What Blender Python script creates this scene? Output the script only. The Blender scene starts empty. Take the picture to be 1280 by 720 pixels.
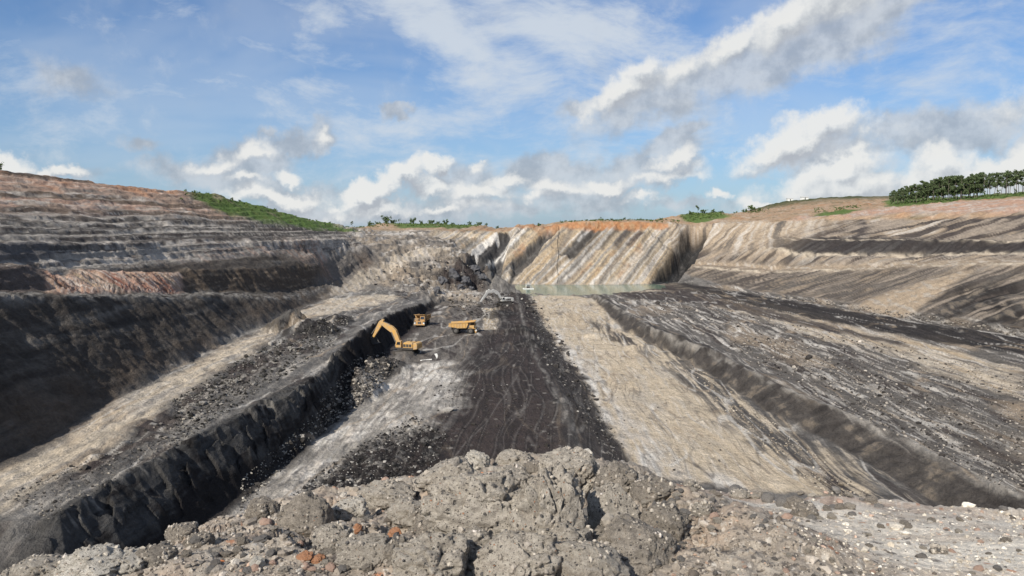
import bpy, bmesh, math, random, time
import numpy as np
from mathutils import Vector, Matrix, noise as mnoise
from mathutils.geometry import delaunay_2d_cdt
T0 = time.time()
scene = bpy.context.scene
COL = scene.collection
R = math.radians

# ------------------------------------------------------------------ camera
F = 924.0                       # focal length in photograph pixels (26 mm on a 36 mm wide sensor)
PITCH = math.atan(75.0 / F)
cam_d = bpy.data.cameras.new("camera")
cam_d.sensor_width = 36.0
cam_d.lens = 36.0 * F / 1280.0
cam_d.clip_start = 0.1
cam_d.clip_end = 30000
cam = bpy.data.objects.new("camera", cam_d)
cam.location = (0, 0, 0)
cam.rotation_euler = (math.pi / 2 - PITCH, 0, 0)
COL.objects.link(cam)
scene.camera = cam
cp, sp = math.cos(PITCH), math.sin(PITCH)

def ray(px, py):
    a = (px - 640.0) / F
    b = (360.0 - py) / F
    return np.array([a, cp + b * sp, -sp + b * cp])

# ------------------------------------------------------------------ sun, sky
SUN_AZ, SUN_EL = R(213), R(37)          # clockwise from +Y
sdir = Vector((math.sin(SUN_AZ) * math.cos(SUN_EL), math.cos(SUN_AZ) * math.cos(SUN_EL), math.sin(SUN_EL)))
sun_d = bpy.data.lights.new("sun", 'SUN')
sun_d.energy = 4.3
sun_d.angle = R(0.5)
sun_d.color = (1.0, 0.93, 0.83)
sun = bpy.data.objects.new("sun", sun_d)
sun.rotation_euler = (-sdir).to_track_quat('-Z', 'Y').to_euler()
COL.objects.link(sun)

scene.view_settings.view_transform = 'Standard'
scene.view_settings.look = 'None'
scene.view_settings.exposure = 0.5
scene.view_settings.gamma = 1.0
scene.render.film_transparent = False

world = bpy.data.worlds.new("World")
scene.world = world
world.use_nodes = True
wt = world.node_tree
wt.nodes.clear()

class NB:
    """small node builder"""
    def __init__(s, tree): s.t = tree
    def n(s, typ, **kw):
        nd = s.t.nodes.new(typ)
        for k, v in kw.items(): setattr(nd, k, v)
        return nd
    def put(s, sock, v):
        if isinstance(v, bpy.types.NodeSocket): s.t.links.new(v, sock)
        elif v is not None: sock.default_value = v
    def m(s, op, a, b=None, c=None, clamp=False):
        nd = s.n('ShaderNodeMath', operation=op, use_clamp=clamp)
        s.put(nd.inputs[0], a)
        if b is not None: s.put(nd.inputs[1], b)
        if c is not None: s.put(nd.inputs[2], c)
        return nd.outputs[0]
    def v(s, op, a, b=None, scale=None):
        nd = s.n('ShaderNodeVectorMath', operation=op)
        s.put(nd.inputs[0], a)
        if b is not None: s.put(nd.inputs[1], b)
        if scale is not None: s.put(nd.inputs['Scale'], scale)
        return nd.outputs['Value'] if op in ('LENGTH', 'DOT_PRODUCT') else nd.outputs[0]
    def rng(s, x, a, b, c=0.0, d=1.0, smooth=True):
        nd = s.n('ShaderNodeMapRange', interpolation_type='SMOOTHSTEP' if smooth else 'LINEAR')
        s.put(nd.inputs[0], x)
        for i, q in enumerate((a, b, c, d)): s.put(nd.inputs[i + 1], q)
        return nd.outputs[0]
    def noise(s, vec, scale, detail=4, rough=0.5, dist=0.0, out=0):
        nd = s.n('ShaderNodeTexNoise')
        s.put(nd.inputs['Vector'], vec)
        nd.inputs['Scale'].default_value = scale
        nd.inputs['Detail'].default_value = detail
        nd.inputs['Roughness'].default_value = rough
        nd.inputs['Distortion'].default_value = dist
        return nd.outputs[out]
    def mix(s, f, a, b, mode='MIX'):
        nd = s.n('ShaderNodeMix', data_type='RGBA', blend_type=mode)
        s.put(nd.inputs[0], f); s.put(nd.inputs[6], a); s.put(nd.inputs[7], b)
        return nd.outputs[2]
    def xyz(s, x, y, z):
        nd = s.n('ShaderNodeCombineXYZ')
        s.put(nd.inputs[0], x); s.put(nd.inputs[1], y); s.put(nd.inputs[2], z)
        return nd.outputs[0]

def azel(px, py):
    d = ray(px, py)
    return math.atan2(d[0], d[1]), math.atan2(d[2], math.hypot(d[0], d[1]))

# clouds of the sky: (px, py, half width, half height, tilt deg up to the right, strength)
CUMULUS = [
    (1050, 236, 105, 30, 0, 1.0), (1000, 250, 80, 12, 0, .8), (1045, 218, 58, 30, 10, 1.15), (960, 246, 40, 10, 0, .8),
    (1195, 216, 90, 24, 8, 1.0), (1260, 212, 80, 34, 15, 1.0), (1175, 203, 42, 26, 0, 1.1), (1310, 205, 90, 36, 0, 1.0), (1235, 198, 40, 16, 0, 1.0),
    (1000, 182, 98, 22, 12, 1.0), (1030, 166, 62, 24, 8, 1.15), (960, 190, 50, 14, 20, .9),
    (770, 120, 66, 22, 16, .9), (795, 98, 46, 20, 20, .95), (860, 88, 80, 24, 24, .72), (925, 58, 70, 26, 34, .9), (985, 26, 74, 36, 34, .95), (1050, -24, 110, 46, 30, .95),
    (550, 205, 20, 16, 0, 1.2), (508, 222, 46, 18, 24, 1.15), (460, 240, 46, 16, 28, 1.1), (530, 232, 60, 16, 0, .85), (602, 208, 16, 8, 0, .9), (640, 226, 34, 12, 0, .8), (420, 254, 40, 9, 0, .7),
    (600, 240, 90, 16, 4, .78), (700, 236, 90, 14, 0, .72), (460, 256, 80, 14, 10, .85), (340, 250, 80, 14, 4, .8), (560, 256, 120, 10, 0, .65), (265, 212, 40, 14, 10, .75), (830, 222, 60, 12, 6, .72),
    (755, 232, 46, 12, 0, .9), (665, 246, 30, 9, 0, .7), (840, 205, 36, 12, 14, .7), (895, 240, 18, 8, 0, .95), (800, 246, 40, 8, 0, .65),
    (5, 194, 26, 17, 0, 1.15), (45, 206, 20, 8, -10, .8), (80, 212, 24, 8, -5, .7), (350, 222, 30, 10, 0, .8), (300, 232, 40, 9, 0, .7), (368, 250, 34, 10, 0, .75), (310, 196, 40, 14, 14, .7), (410, 176, 16, 10, 20, .62),
    # beyond the frame
    (-380, 60, 160, 80, 0, .9), (1480, 140, 160, 60, 0, 1.0), (1600, 40, 160, 70, 10, .9),
]
GREY = [
    (860, 108, 160, 34, 22, .95), (980, 66, 130, 46, 34, 1.0), (1075, 20, 110, 50, 30, 1.0), (740, 128, 50, 14, 10, .8), (1010, 196, 90, 14, 6, .7),
    (690, 215, 90, 30, 6, .9), (790, 215, 110, 30, 14, .95), (840, 178, 70, 18, 20, .85), (720, 250, 120, 18, 0, .7), (600, 225, 60, 26, 0, .8), (590, 262, 200, 20, 0, .75), (850, 252, 80, 10, 0, .5),
    (300, 204, 80, 30, 14, .95), (250, 218, 80, 28, 5, .8), (345, 186, 80, 18, 20, .85), (405, 178, 26, 14, 20, .8), (320, 172, 20, 12, 20, .8), (330, 240, 120, 18, 0, .8), (400, 262, 90, 12, 0, .7),
    (497, 148, 18, 12, 10, .85), (178, 180, 22, 12, 0, .6), (1140, 158, 54, 28, 10, .95), (1225, 152, 76, 28, 15, .95), (1300, 168, 50, 16, 20, .9), (90, 95, 60, 30, 0, .45), (60, 215, 80, 10, 0, .6), (1150, 235, 120, 18, 0, .5),
    (1480, 180, 180, 40, 0, .9),
]

def cloud_group(items):
    g = bpy.data.node_groups.new("cloud_shapes", 'ShaderNodeTree')
    g.interface.new_socket("Vector", in_out='INPUT', socket_type='NodeSocketVector')
    g.interface.new_socket("Density", in_out='OUTPUT', socket_type='NodeSocketFloat')
    b = NB(g)
    gi = b.n('NodeGroupInput'); go = b.n('NodeGroupOutput')
    acc = None
    for (px, py, hw, hh, tilt, st) in items:
        az, el = azel(px, py)
        mp = b.n('ShaderNodeMapping', vector_type='TEXTURE')
        mp.inputs['Location'].default_value = (az, el, 0)
        mp.inputs['Rotation'].default_value = (0, 0, R(tilt))
        mp.inputs['Scale'].default_value = (hw / F * 1.25, hh / F * 1.25, 1)
        if acc is None: g.links.new(gi.outputs[0], mp.inputs['Vector'])
        else:                # chained, so that the shader compiles serially and stays within its stack
            ma = b.n('ShaderNodeVectorMath', operation='MULTIPLY_ADD')
            g.links.new(acc, ma.inputs[0]); ma.inputs[1].default_value = (1e-6, 1e-6, 1e-6); g.links.new(gi.outputs[0], ma.inputs[2])
            g.links.new(ma.outputs[0], mp.inputs['Vector'])
        ln = b.v('LENGTH', mp.outputs[0])
        e = b.m('MULTIPLY', b.m('SUBTRACT', 1.0, ln, clamp=True), st)
        acc = e if acc is None else b.m('SMOOTH_MAX', acc, e, 0.12)
    g.links.new(acc, go.inputs[0])
    return g

def build_sky():
    b = NB(wt)
    geo = b.n('ShaderNodeNewGeometry')
    tc = b.n('ShaderNodeTexCoord')
    sep = b.n('ShaderNodeSeparateXYZ')
    wt.links.new(tc.outputs['Generated'], sep.inputs[0])
    x, y, z = sep.outputs
    az = b.m('ARCTAN2', x, y)
    hor = b.m('SQRT', b.m('ADD', b.m('MULTIPLY', x, x), b.m('MULTIPLY', y, y)))
    el = b.m('ARCTAN2', z, hor)
    P = b.xyz(az, el, 0.0)
    # billowing warp
    def n2(vec, scale, detail, rough=.55, dist=0.0, out=0):
        nd = b.n('ShaderNodeTexNoise', noise_dimensions='2D')
        b.put(nd.inputs['Vector'], vec); nd.inputs['Scale'].default_value = scale; nd.inputs['Detail'].default_value = detail
        nd.inputs['Roughness'].default_value = rough; nd.inputs['Distortion'].default_value = dist
        return nd.outputs[out]
    def warp(scale, amp, detail):
        return b.v('SCALE', b.v('SUBTRACT', n2(P, scale, detail, .6, out=1), (0.5, 0.5, 0.5)), scale=amp)
    W = b.v('ADD', b.v('ADD', P, warp(7, 0.05, 1)), warp(28, 0.034, 4))
    def shapes(vec, grp):
        gnn = b.n('ShaderNodeGroup'); gnn.node_tree = grp
        wt.links.new(vec, gnn.inputs[0]); return gnn.outputs[0]
    grp = cloud_group(CUMULUS)
    def field(vec, off):
        e = shapes(vec, grp)
        q = b.v('ADD', P, off)
        d = b.m('ADD', e, b.m('MULTIPLY', b.m('SUBTRACT', n2(q, 17, 7, .62), 0.5), 1.05))
        return d, e
    D0, E0 = field(W, (0, 0, 0))
    D1, E1 = field(b.v('ADD', W, (-0.007, 0.012, 0)), (-0.007, 0.012, 0))
    dens = b.m('MULTIPLY', b.rng(D0, 0.12, 0.66), b.rng(E0, 0.01, .16))
    light = b.m('ADD', b.m('ADD', 0.66, b.m('MULTIPLY', b.m('SUBTRACT', D0, D1), 1.5)), b.m('MULTIPLY', b.m('SUBTRACT', n2(P, 40, 5, .6), .5), .35))
    nd = b.n('ShaderNodeValToRGB')
    cr = nd.color_ramp
    cr.elements[0].position = 0.1; cr.elements[0].color = (.45, .48, .53, 1)
    cr.elements[1].position = 1.0; cr.elements[1].color = (.86, .86, .84, 1)
    e = cr.elements.new(0.45); e.color = (.60, .63, .66, 1)
    e = cr.elements.new(0.72); e.color = (.74, .76, .77, 1)
    wt.links.new(light, nd.inputs[0])
    cloudcol = nd.outputs[0]
    # thin grey cloud
    EG = shapes(W, cloud_group(GREY))
    gnz = n2(b.v('ADD', P, (3.3, 1.7, 0)), 13, 6, .6)
    DG = b.m('ADD', EG, b.m('MULTIPLY', b.m('SUBTRACT', gnz, .5), .9))
    gden = b.m('MULTIPLY', b.m('MULTIPLY', b.rng(DG, .08, .55), b.rng(EG, .01, .2)), .82)
    gcol = b.mix(b.rng(n2(P, 24, 5, .6), .3, .7), (.39, .435, .50, 1), (.62, .66, .71, 1))
    # high streaky cirrus on a tilted, stretched domain
    rot = b.n('ShaderNodeMapping'); rot.inputs['Rotation'].default_value = (0, 0, R(28)); rot.inputs['Scale'].default_value = (1.6, 4.6, 1)
    wt.links.new(b.v('ADD', P, warp(3, .10, 2)), rot.inputs['Vector'])
    c1 = n2(rot.outputs[0], 3.0, 8, 0.66, 0.0)
    CIR = [(590, 60, 180, 60, -28, 1.25), (680, 40, 170, 80, -10, 1.0), (500, 20, 90, 30, -30, .8), (640, 105, 60, 26, -30, .8), (330, 75, 200, 40, 22, .55), (120, 150, 220, 60, 5, .45),
           (330, 130, 200, 55, -14, .5), (700, 110, 170, 50, 5, .75), (1100, 60, 260, 90, 20, .55), (900, 170, 300, 60, 0, .6), (560, 165, 260, 50, 0, .5), (640, 190, 500, 70, 0, .42), (1150, 100, 200, 70, 0, .55)]
    g2 = b.n('ShaderNodeGroup'); g2.node_tree = cloud_group(CIR)
    wt.links.new(b.v('ADD', P, warp(5, .10, 4)), g2.inputs[0])
    cir = b.m('MULTIPLY', b.rng(b.m('ADD', g2.outputs[0], b.m('MULTIPLY', b.m('SUBTRACT', c1, .5), 2.0)), 0.05, 0.95), .88)
    # general thin veil; extra unseen cloud outside the frame added to whiten ambient light
    c3 = b.noise(b.v('MULTIPLY', tc.outputs['Generated'], (1, 1, 2.5)), 2.2, 4, .6, .6)
    outside = b.m('MAXIMUM', b.rng(el, .40, .60), b.rng(b.m('ABSOLUTE', az), .72, 1.0))
    cir = b.m('MAXIMUM', cir, b.m('MULTIPLY', b.rng(c3, .40, .62), b.rng(outside, 0, 1, .25, .8)))
    sky = b.n('ShaderNodeTexSky', sky_type='NISHITA')
    sky.sun_disc = False
    sky.sun_elevation = SUN_EL
    sky.sun_rotation = SUN_AZ
    sky.air_density = 1.0; sky.dust_density = 0.6; sky.ozone_density = 2.2
    sky.altitude = 0
    skyc = b.mix(1.0, sky.outputs[0], (0.072, 0.091, 0.116, 1), 'MULTIPLY')
    # haze whitening low down
    hz = b.rng(el, 0.0, 0.30, .42, 0.0)
    skyc = b.mix(hz, skyc, (.34, .49, .70, 1))
    c = b.mix(cir, skyc, (.66, .72, .79, 1))
    c = b.mix(gden, c, gcol)
    c = b.mix(b.m('MULTIPLY', dens, .93), c, cloudcol)
    bg = b.n('ShaderNodeBackground')
    wt.links.new(c, bg.inputs[0]); bg.inputs[1].default_value = SKY_GAIN
    out = b.n('ShaderNodeOutputWorld')
    wt.links.new(bg.outputs[0], out.inputs[0])
SKY_GAIN = 0.69
build_sky()
world.cycles.sampling_method = 'NONE'

# ------------------------------------------------------------------ numpy noise
rs = np.random.RandomState(7)
PERM = rs.permutation(4096).astype(np.int64)
ANG = rs.rand(4096) * 2 * np.pi
GX, GY = np.cos(ANG).astype(np.float32), np.sin(ANG).astype(np.float32)
def gn(x, y, seed=0):
    x = np.asarray(x, np.float64); y = np.asarray(y, np.float64)
    xi = np.floor(x); yi = np.floor(y)
    fx = (x - xi).astype(np.float32); fy = (y - yi).astype(np.float32)
    xi = xi.astype(np.int64); yi = yi.astype(np.int64) + seed * 131
    u = fx * fx * fx * (fx * (fx * 6 - 15) + 10); v = fy * fy * fy * (fy * (fy * 6 - 15) + 10)
    a0 = PERM[xi & 4095]; a1 = PERM[(xi + 1) & 4095]
    def g(a, yy, dx, dy):
        h = PERM[(a + yy) & 4095]
        return GX[h] * dx + GY[h] * dy
    n00 = g(a0, yi, fx, fy); n10 = g(a1, yi, fx - 1, fy)
    n01 = g(a0, yi + 1, fx, fy - 1); n11 = g(a1, yi + 1, fx - 1, fy - 1)
    p = n00 + u * (n10 - n00); q = n01 + u * (n11 - n01)
    return (p + v * (q - p)) * 1.5
def fbm(x, y, oct=4, seed=0, gain=0.5, ridge=False):
    s = 0; a = 1.0; t = 0; f = 1.0
    for i in range(oct):
        n = gn(x * f, y * f, seed + i * 7)
        if ridge: n = 1 - 2 * np.abs(n)
        s = s + a * n; t += a; a *= gain; f *= 2.03
    return s / t
def worley(x, y, seed=0):
    xi = np.floor(x).astype(np.int64); yi = np.floor(y).astype(np.int64)
    best = np.full(np.shape(x), 9.0); bid = np.zeros(np.shape(x), np.int64)
    for dx in (-1, 0, 1):
        for dy in (-1, 0, 1):
            a = PERM[(xi + dx + seed * 17) & 4095]; h = PERM[(a + yi + dy) & 4095]
            h2 = PERM[(h + 911) & 4095]
            d = np.hypot(xi + dx + h / 4096.0 - x, yi + dy + h2 / 4096.0 - y)
            m = d < best
            best = np.where(m, d, best); bid = np.where(m, h, bid)
    return best, bid
def sst(a, b, x):
    t = np.clip((x - a) / (b - a), 0, 1)
    return t * t * (3 - 2 * t)

# ------------------------------------------------------------------ survey lines of the pit
def Y(px, py, yy):
    d = ray(px, py); return tuple(d * (yy / d[1]))
def Z(px, py, z):
    d = ray(px, py); return tuple(d * (z / d[2]))
def Wd(x, y, z): return (x, y, z)
LINES = []
def L(*pts): LINES.append([p for p in pts])
# near ground: under the camera, crest of the spoil heap, hidden slope below
L(Wd(-60, -60, -8), Wd(0, -60, -1.8), Wd(60, -60, -1.8))
L(Wd(-40, 0, -20), Wd(-12, 0, -4.0), Wd(-6, 0, -2.3), Wd(0, 0, -1.65), Wd(8, 0, -1.7), Wd(40, 0, -2.5))
L(Y(-250, 790, 4.3), Y(0, 752, 4.4), Y(200, 725, 4.4), Y(640, 715, 4.5), Y(1000, 715, 4.5), Y(1280, 715, 4.6), Y(1500, 715, 4.6))
CREST = [Y(-500, 790, 6.0), Y(-200, 760, 6.2), Y(0, 728, 6.6), Y(130, 708, 7.2), Y(216, 684, 7.8), Y(262, 658, 8.2), Y(330, 640, 8.6), Y(400, 640, 8.6), Y(470, 628, 9),
  Y(540, 606, 9.4), Y(600, 592, 9.8), Y(660, 590, 10), Y(740, 588, 10.2), Y(800, 597, 10.2), Y(870, 606, 10.4), Y(950, 616, 10.8), Y(1050, 628, 11), Y(1150, 636, 11.2), Y(1280, 642, 11.4), Y(1600, 655, 11.5)]
L(*CREST)
L(*[(p[0] * 1.5, p[1] * 1.5, p[2] - .46 * math.hypot(p[0], p[1])) for p in CREST])
L(Wd(-95, 20, -27.5), Wd(-50, 40, -28), Wd(-38, 52, -34), Wd(-33, 58, -36), Wd(0, 62, -36), Wd(15, 64, -38.5), Wd(50, 70, -39), Wd(80, 66, -35), Wd(150, 60, -35), Wd(180, 60, -33))
# coal face left of the floor: crest and foot
crest = [(-37, 341, -34.5), (-40.5, 284, -31), (-41.5, 239, -29.5), (-41, 201, -28.5), (-39, 170, -28), (-36.5, 141, -28), (-38, 125, -28), (-41, 110, -28), (-43, 94, -28), (-45, 70, -28)]
foot = [(-35, 345, -36), (-37.5, 284, -36), (-38.4, 239, -36.4), (-37.8, 201, -36.4), (-36, 172, -36.5), (-34, 141, -36.3), (-34.5, 125, -36.3), (-36.5, 110, -36.2), (-37.5, 94, -36.2), (-38, 75, -36)]
L(*crest); L(*foot)
# left bench and the dark wall behind it
L(Wd(-64, 40, -27.7), Y(0, 578, 90), Y(60, 545, 101), Z(130, 505, -28), Z(215, 464, -28), Z(300, 420, -28), Z(370, 386, -28), Z(410, 372, -28.2))
L(Wd(-78, 40, -9), Y(-200, 368, 85), Y(0, 370, 116), Y(100, 371, 138), Y(200, 371, 170), Y(300, 370, 222), Y(360, 374, 258), Y(395, 371, 290))
L(Wd(-84, 40, -9), Y(0, 363, 125), Y(100, 366, 149), Y(170, 366, 172), Y(225, 366, 198), Y(300, 364, 235), Y(370, 362, 280), Y(410, 355, 322))
L(Wd(-92, 40, -5), Y(0, 334, 130), Y(55, 336, 146), Y(66, 346, 152), Y(140, 345, 172), Y(215, 345, 203), Y(232, 338, 212), Y(300, 337, 244), Y(360, 334, 290), Y(398, 333, 325), Y(404, 345, 330))
L(Wd(-98, 40, -4), Y(0, 329, 140), Y(100, 325, 170), Y(200, 322, 215), Y(300, 325, 262), Y(400, 318, 340))
L(Wd(-102, 40, -1), Y(0, 303, 146), Y(100, 304, 178), Y(200, 304, 225), Y(300, 302, 280), Y(440, 298, 385))
L(Wd(-118, 60, 4), Y(0, 272, 178), Y(100, 276, 212), Y(200, 281, 255), Y(300, 284, 310), Y(430, 290, 420), Y(470, 291, 470))
L(Wd(-150, 60, 18), Y(-200, 200, 185), Y(0, 215, 235), Y(50, 218, 250), Y(100, 225, 265), Y(200, 238, 305), Y(240, 240, 325), Y(300, 250, 360), Y(350, 265, 400), Y(400, 278, 450), Y(450, 285, 520))
L(Wd(-300, 60, 12), Wd(-300, 260, 10), Wd(-260, 400, 2), Wd(-240, 520, -2))
# middle left: ramp and bumps up to the far rim
L(Y(420, 340, 345), Y(470, 318, 390), Y(520, 308, 430), Y(560, 298, 480), Y(600, 292, 520))
L(Y(405, 365, 318), Y(430, 345, 350), Y(490, 325, 395), Y(560, 312, 440), Y(590, 320, 455))
L(Y(420, 368, 325), Y(455, 360, 345), Y(485, 347, 372), Y(520, 350, 375), Y(545, 362, 392))
L(Y(450, 367, 322), Y(500, 366, 335), Y(530, 368, 345), Y(560, 366, 375), Y(600, 362, 415))
L(Y(545, 340, 402), Y(572, 328, 425), Y(598, 326, 440), Y(606, 340, 445), Y(612, 357, 448))
# rim of the far left
L(Y(440, 298, 440), Y(500, 292, 520), Y(560, 288, 545), Y(600, 288, 560))
L(Y(420, 289, 540), Y(480, 283, 600), Y(540, 283, 600), Y(590, 284, 590), Y(640, 286, 580))
L(Y(455, 284, 640), Y(480, 279, 650), Y(540, 279, 650), Y(595, 281, 640), Y(625, 284, 640))
# pond and far wall
L(Z(655, 366, -37.3), Z(700, 369, -37.5), Z(760, 367, -37.5), Z(830, 361, -37.3))
L(Wd(8, 446, -39.5), Wd(50, 444, -39.5), Wd(88, 450, -39.5))
L(Wd(8, 466, -39.5), Wd(50, 464, -39.5), Wd(88, 470, -39.5))
L(Y(600, 353, 470), Y(640, 355, 487), Y(740, 358, 482), Y(815, 357, 488), Y(838, 352, 500))
L(Y(590, 300, 515), Y(615, 290, 520), Y(660, 285, 530), Y(700, 281, 537), Y(730, 277, 540), Y(800, 277, 545), Y(845, 281, 545))
L(Y(590, 287, 560), Y(640, 284, 560), Y(700, 280, 560), Y(735, 275, 565), Y(800, 275, 570), Y(850, 277, 580))
# central coal platform, its right slope, sand strip
L(Z(646, 366, -35), Z(668, 430, -35), Z(700, 500, -35), Z(722, 560, -35), Wd(12, 90, -35.2), Wd(12, 70, -35.5))
L(Z(661, 370, -36.9), Z(682, 410, -38.6), Z(735, 490, -39), Z(790, 582, -39), Wd(21, 95, -39), Wd(22, 75, -39))
L(Wd(-6, 410, -35.6), Wd(-10, 246, -35.4), Wd(-16, 171, -35.4), Wd(-26, 105, -35.6), Wd(-26, 70, -35.8))
# bund and right hand floor
L(Wd(43, 404, -36.9), Wd(42.6, 279, -38.7), Wd(52, 221, -39), Wd(54.0, 155, -38.6), Wd(58, 125, -38.4), Wd(59.5, 100, -38.4), Wd(59.5, 78, -38.4))
L(Wd(47, 200, -39), Wd(47, 155, -39), Wd(46, 125, -39), Wd(44, 100, -39), Wd(42, 80, -39))
L(Wd(44, 395, -35.2), Wd(48.5, 255, -34.3), Wd(56, 212, -34.3), Wd(58.5, 162, -34.3), Wd(62.5, 137, -34.3), Wd(64.6, 116, -34.3), Wd(65, 100, -34.3), Wd(65, 80, -34.3))
L(Wd(51, 395, -36.2), Wd(55, 255, -35.6), Wd(62, 212, -35.8), Wd(65, 162, -35.8), Wd(69, 137, -35.8), Wd(72, 116, -35.8), Wd(73, 80, -35.8))
# right wall
L(Z(845, 353, -36), Z(900, 360, -35.5), Z(950, 368, -35.3), Z(1062, 386, -35), Z(1170, 404, -35), Z(1280, 422, -35), Z(1450, 450, -35), Wd(180, 150, -35), Wd(190, 80, -34))
L(Y(856, 333, 515), Y(965, 341, 430), Y(1060, 338, 378), Y(1137, 335, 338), Y(1280, 331, 281), Y(1450, 325, 238), Wd(235, 150, -12), Wd(240, 60, -12))
L(Y(860, 330, 524), Y(965, 338, 440), Y(1137, 331, 350), Y(1280, 326, 292), Y(1450, 318, 248), Wd(243, 150, -11), Wd(248, 60, -11))
L(Y(957, 311, 462), Y(1040, 321, 408), Y(1150, 321, 360), Y(1280, 318, 304), Y(1450, 312, 256), Wd(252, 150, -8), Wd(256, 60, -8))
L(Y(905, 302, 520), Y(961, 300, 476), Y(1040, 302, 422), Y(1150, 302, 368), Y(1280, 302, 315), Y(1450, 296, 263), Wd(260, 150, -3), Wd(264, 60, -3))
L(Y(963, 298, 481), Y(1040, 300, 428), Y(1150, 300, 374), Y(1280, 299, 322), Y(1450, 292, 269), Wd(267, 150, -2), Wd(270, 60, -2))
L(Y(870, 283, 555), Y(900, 281, 545), Y(987, 275, 496), Y(1100, 269, 440), Y(1200, 267, 396), Y(1280, 266, 352), Y(1450, 258, 292), Wd(300, 150, 9), Wd(300, 60, 9))
L(Y(850, 280, 600), Y(920, 268, 620), Y(960, 268, 620), Y(1060, 262, 570), Y(1110, 257, 545), Y(1200, 251, 510), Y(1280, 244, 475), Y(1450, 230, 400), Wd(380, 150, 20), Wd(380, 60, 20))
L(Y(815, 276, 620), Y(870, 266, 650), Y(905, 272, 700), Y(930, 268, 720), Y(985, 258, 740), Y(1040, 252, 740), Y(1107, 250, 700), Y(1200, 247, 600), Y(1280, 241, 540), Wd(460, 400, 20), Wd(440, 150, 22))
L(Y(930, 265, 800), Y(980, 252, 850), Y(1040, 247, 860), Y(1107, 246, 850), Y(1200, 249, 800), Y(1300, 250, 760))
# world beyond
L(Wd(-400, 900, -8), Wd(-100, 850, -9), Wd(120, 820, -9), Wd(250, 1000, 0), Wd(600, 1000, 6), Wd(900, 400, 8), Wd(900, -200, 8))
L(Wd(-600, 600, -4), Wd(-700, 0, 4), Wd(-500, -400, -2), Wd(0, -500, -4), Wd(500, -400, -3))
B8 = 12000
L(Wd(-B8, -B8, -30), Wd(0, -B8, -30), Wd(B8, -B8, -30), Wd(B8, 0, -30), Wd(B8, B8, -30), Wd(0, B8, -30), Wd(-B8, B8, -30), Wd(-B8, 0, -30), Wd(-B8, -B8 + 1, -30))
L(Wd(-2500, -2500, -14), Wd(0, -2600, -14), Wd(2500, -2500, -14), Wd(2600, 0, -14), Wd(2500, 2500, -14), Wd(0, 2600, -14), Wd(-2500, 2500, -14), Wd(-2600, 0, -14))

def build_tin():
    pts, zs, edges = [], [], []
    for ln in LINES:
        prev = None
        for p in ln:
            # subdivide long segments so that triangles stay well shaped
            if prev is not None:
                d = math.hypot(p[0] - prev[0], p[1] - prev[1]); rr = max(10, math.hypot(*p[:2]))
                k = max(1, int(d / (rr * .22)))
                for i in range(1, k):
                    t = i / k
                    pts.append(Vector((prev[0] + (p[0] - prev[0]) * t, prev[1] + (p[1] - prev[1]) * t))); zs.append(prev[2] + (p[2] - prev[2]) * t)
                    edges.append((len(pts) - 2, len(pts) - 1))
            pts.append(Vector((p[0], p[1]))); zs.append(p[2])
            if prev is not None: edges.append((len(pts) - 2, len(pts) - 1))
            prev = p
    vo, eo, fo, ov, oe, of = delaunay_2d_cdt(pts, edges, [], 0, 1e-4)
    zo = []
    bad = 0
    P = np.array([[p.x, p.y] for p in pts]); zz = np.array(zs)
    for i, v in enumerate(vo):
        if len(ov[i]): zo.append(zs[ov[i][0]])
        else:
            bad += 1
            d = np.hypot(P[:, 0] - v.x, P[:, 1] - v.y); j = np.argsort(d)[:4]; w = 1 / (d[j] + .01)
            zo.append(float((zz[j] * w).sum() / w.sum()))
            print("crossing at", round(v.x, 1), round(v.y, 1))
    V = np.array([[v.x, v.y, z] for v, z in zip(vo, zo)])
    print("TIN", len(vo), len(fo), "crossings", bad)
    return V, np.array([list(f) for f in fo])
TV, TF = build_tin()

def base(x, y):
    x = np.asarray(x, np.float64); y = np.asarray(y, np.float64)
    shp = x.shape; x = x.ravel(); y = y.ravel()
    out = np.full(x.shape, -30.0)
    # coarse binning by radius/azimuth for speed
    order = np.argsort(y, kind='stable'); xs, ys = x[order], y[order]
    res = np.full(x.shape, -30.0)
    for f in TF:
        a, b, c = TV[f[0]], TV[f[1]], TV[f[2]]
        y0, y1 = min(a[1], b[1], c[1]), max(a[1], b[1], c[1])
        i0, i1 = np.searchsorted(ys, [y0 - 1e-6, y1 + 1e-6])
        if i1 <= i0: continue
        det = (b[0] - a[0]) * (c[1] - a[1]) - (c[0] - a[0]) * (b[1] - a[1])
        if abs(det) < 1e-9: continue
        xx = xs[i0:i1]; x0, x1 = min(a[0], b[0], c[0]), max(a[0], b[0], c[0])
        k = np.nonzero((xx >= x0 - 1e-6) & (xx <= x1 + 1e-6))[0]
        if not len(k): continue
        xx = xx[k]; yy = ys[i0:i1][k]
        u = ((xx - a[0]) * (c[1] - a[1]) - (c[0] - a[0]) * (yy - a[1])) / det
        v = ((b[0] - a[0]) * (yy - a[1]) - (xx - a[0]) * (b[1] - a[1])) / det
        m = (u >= -1e-7) & (v >= -1e-7) & (u + v <= 1 + 1e-7)
        res[i0 + k[m]] = a[2] + u[m] * (b[2] - a[2]) + v[m] * (c[2] - a[2])
    out[order] = res
    return out.reshape(shp)

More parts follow.
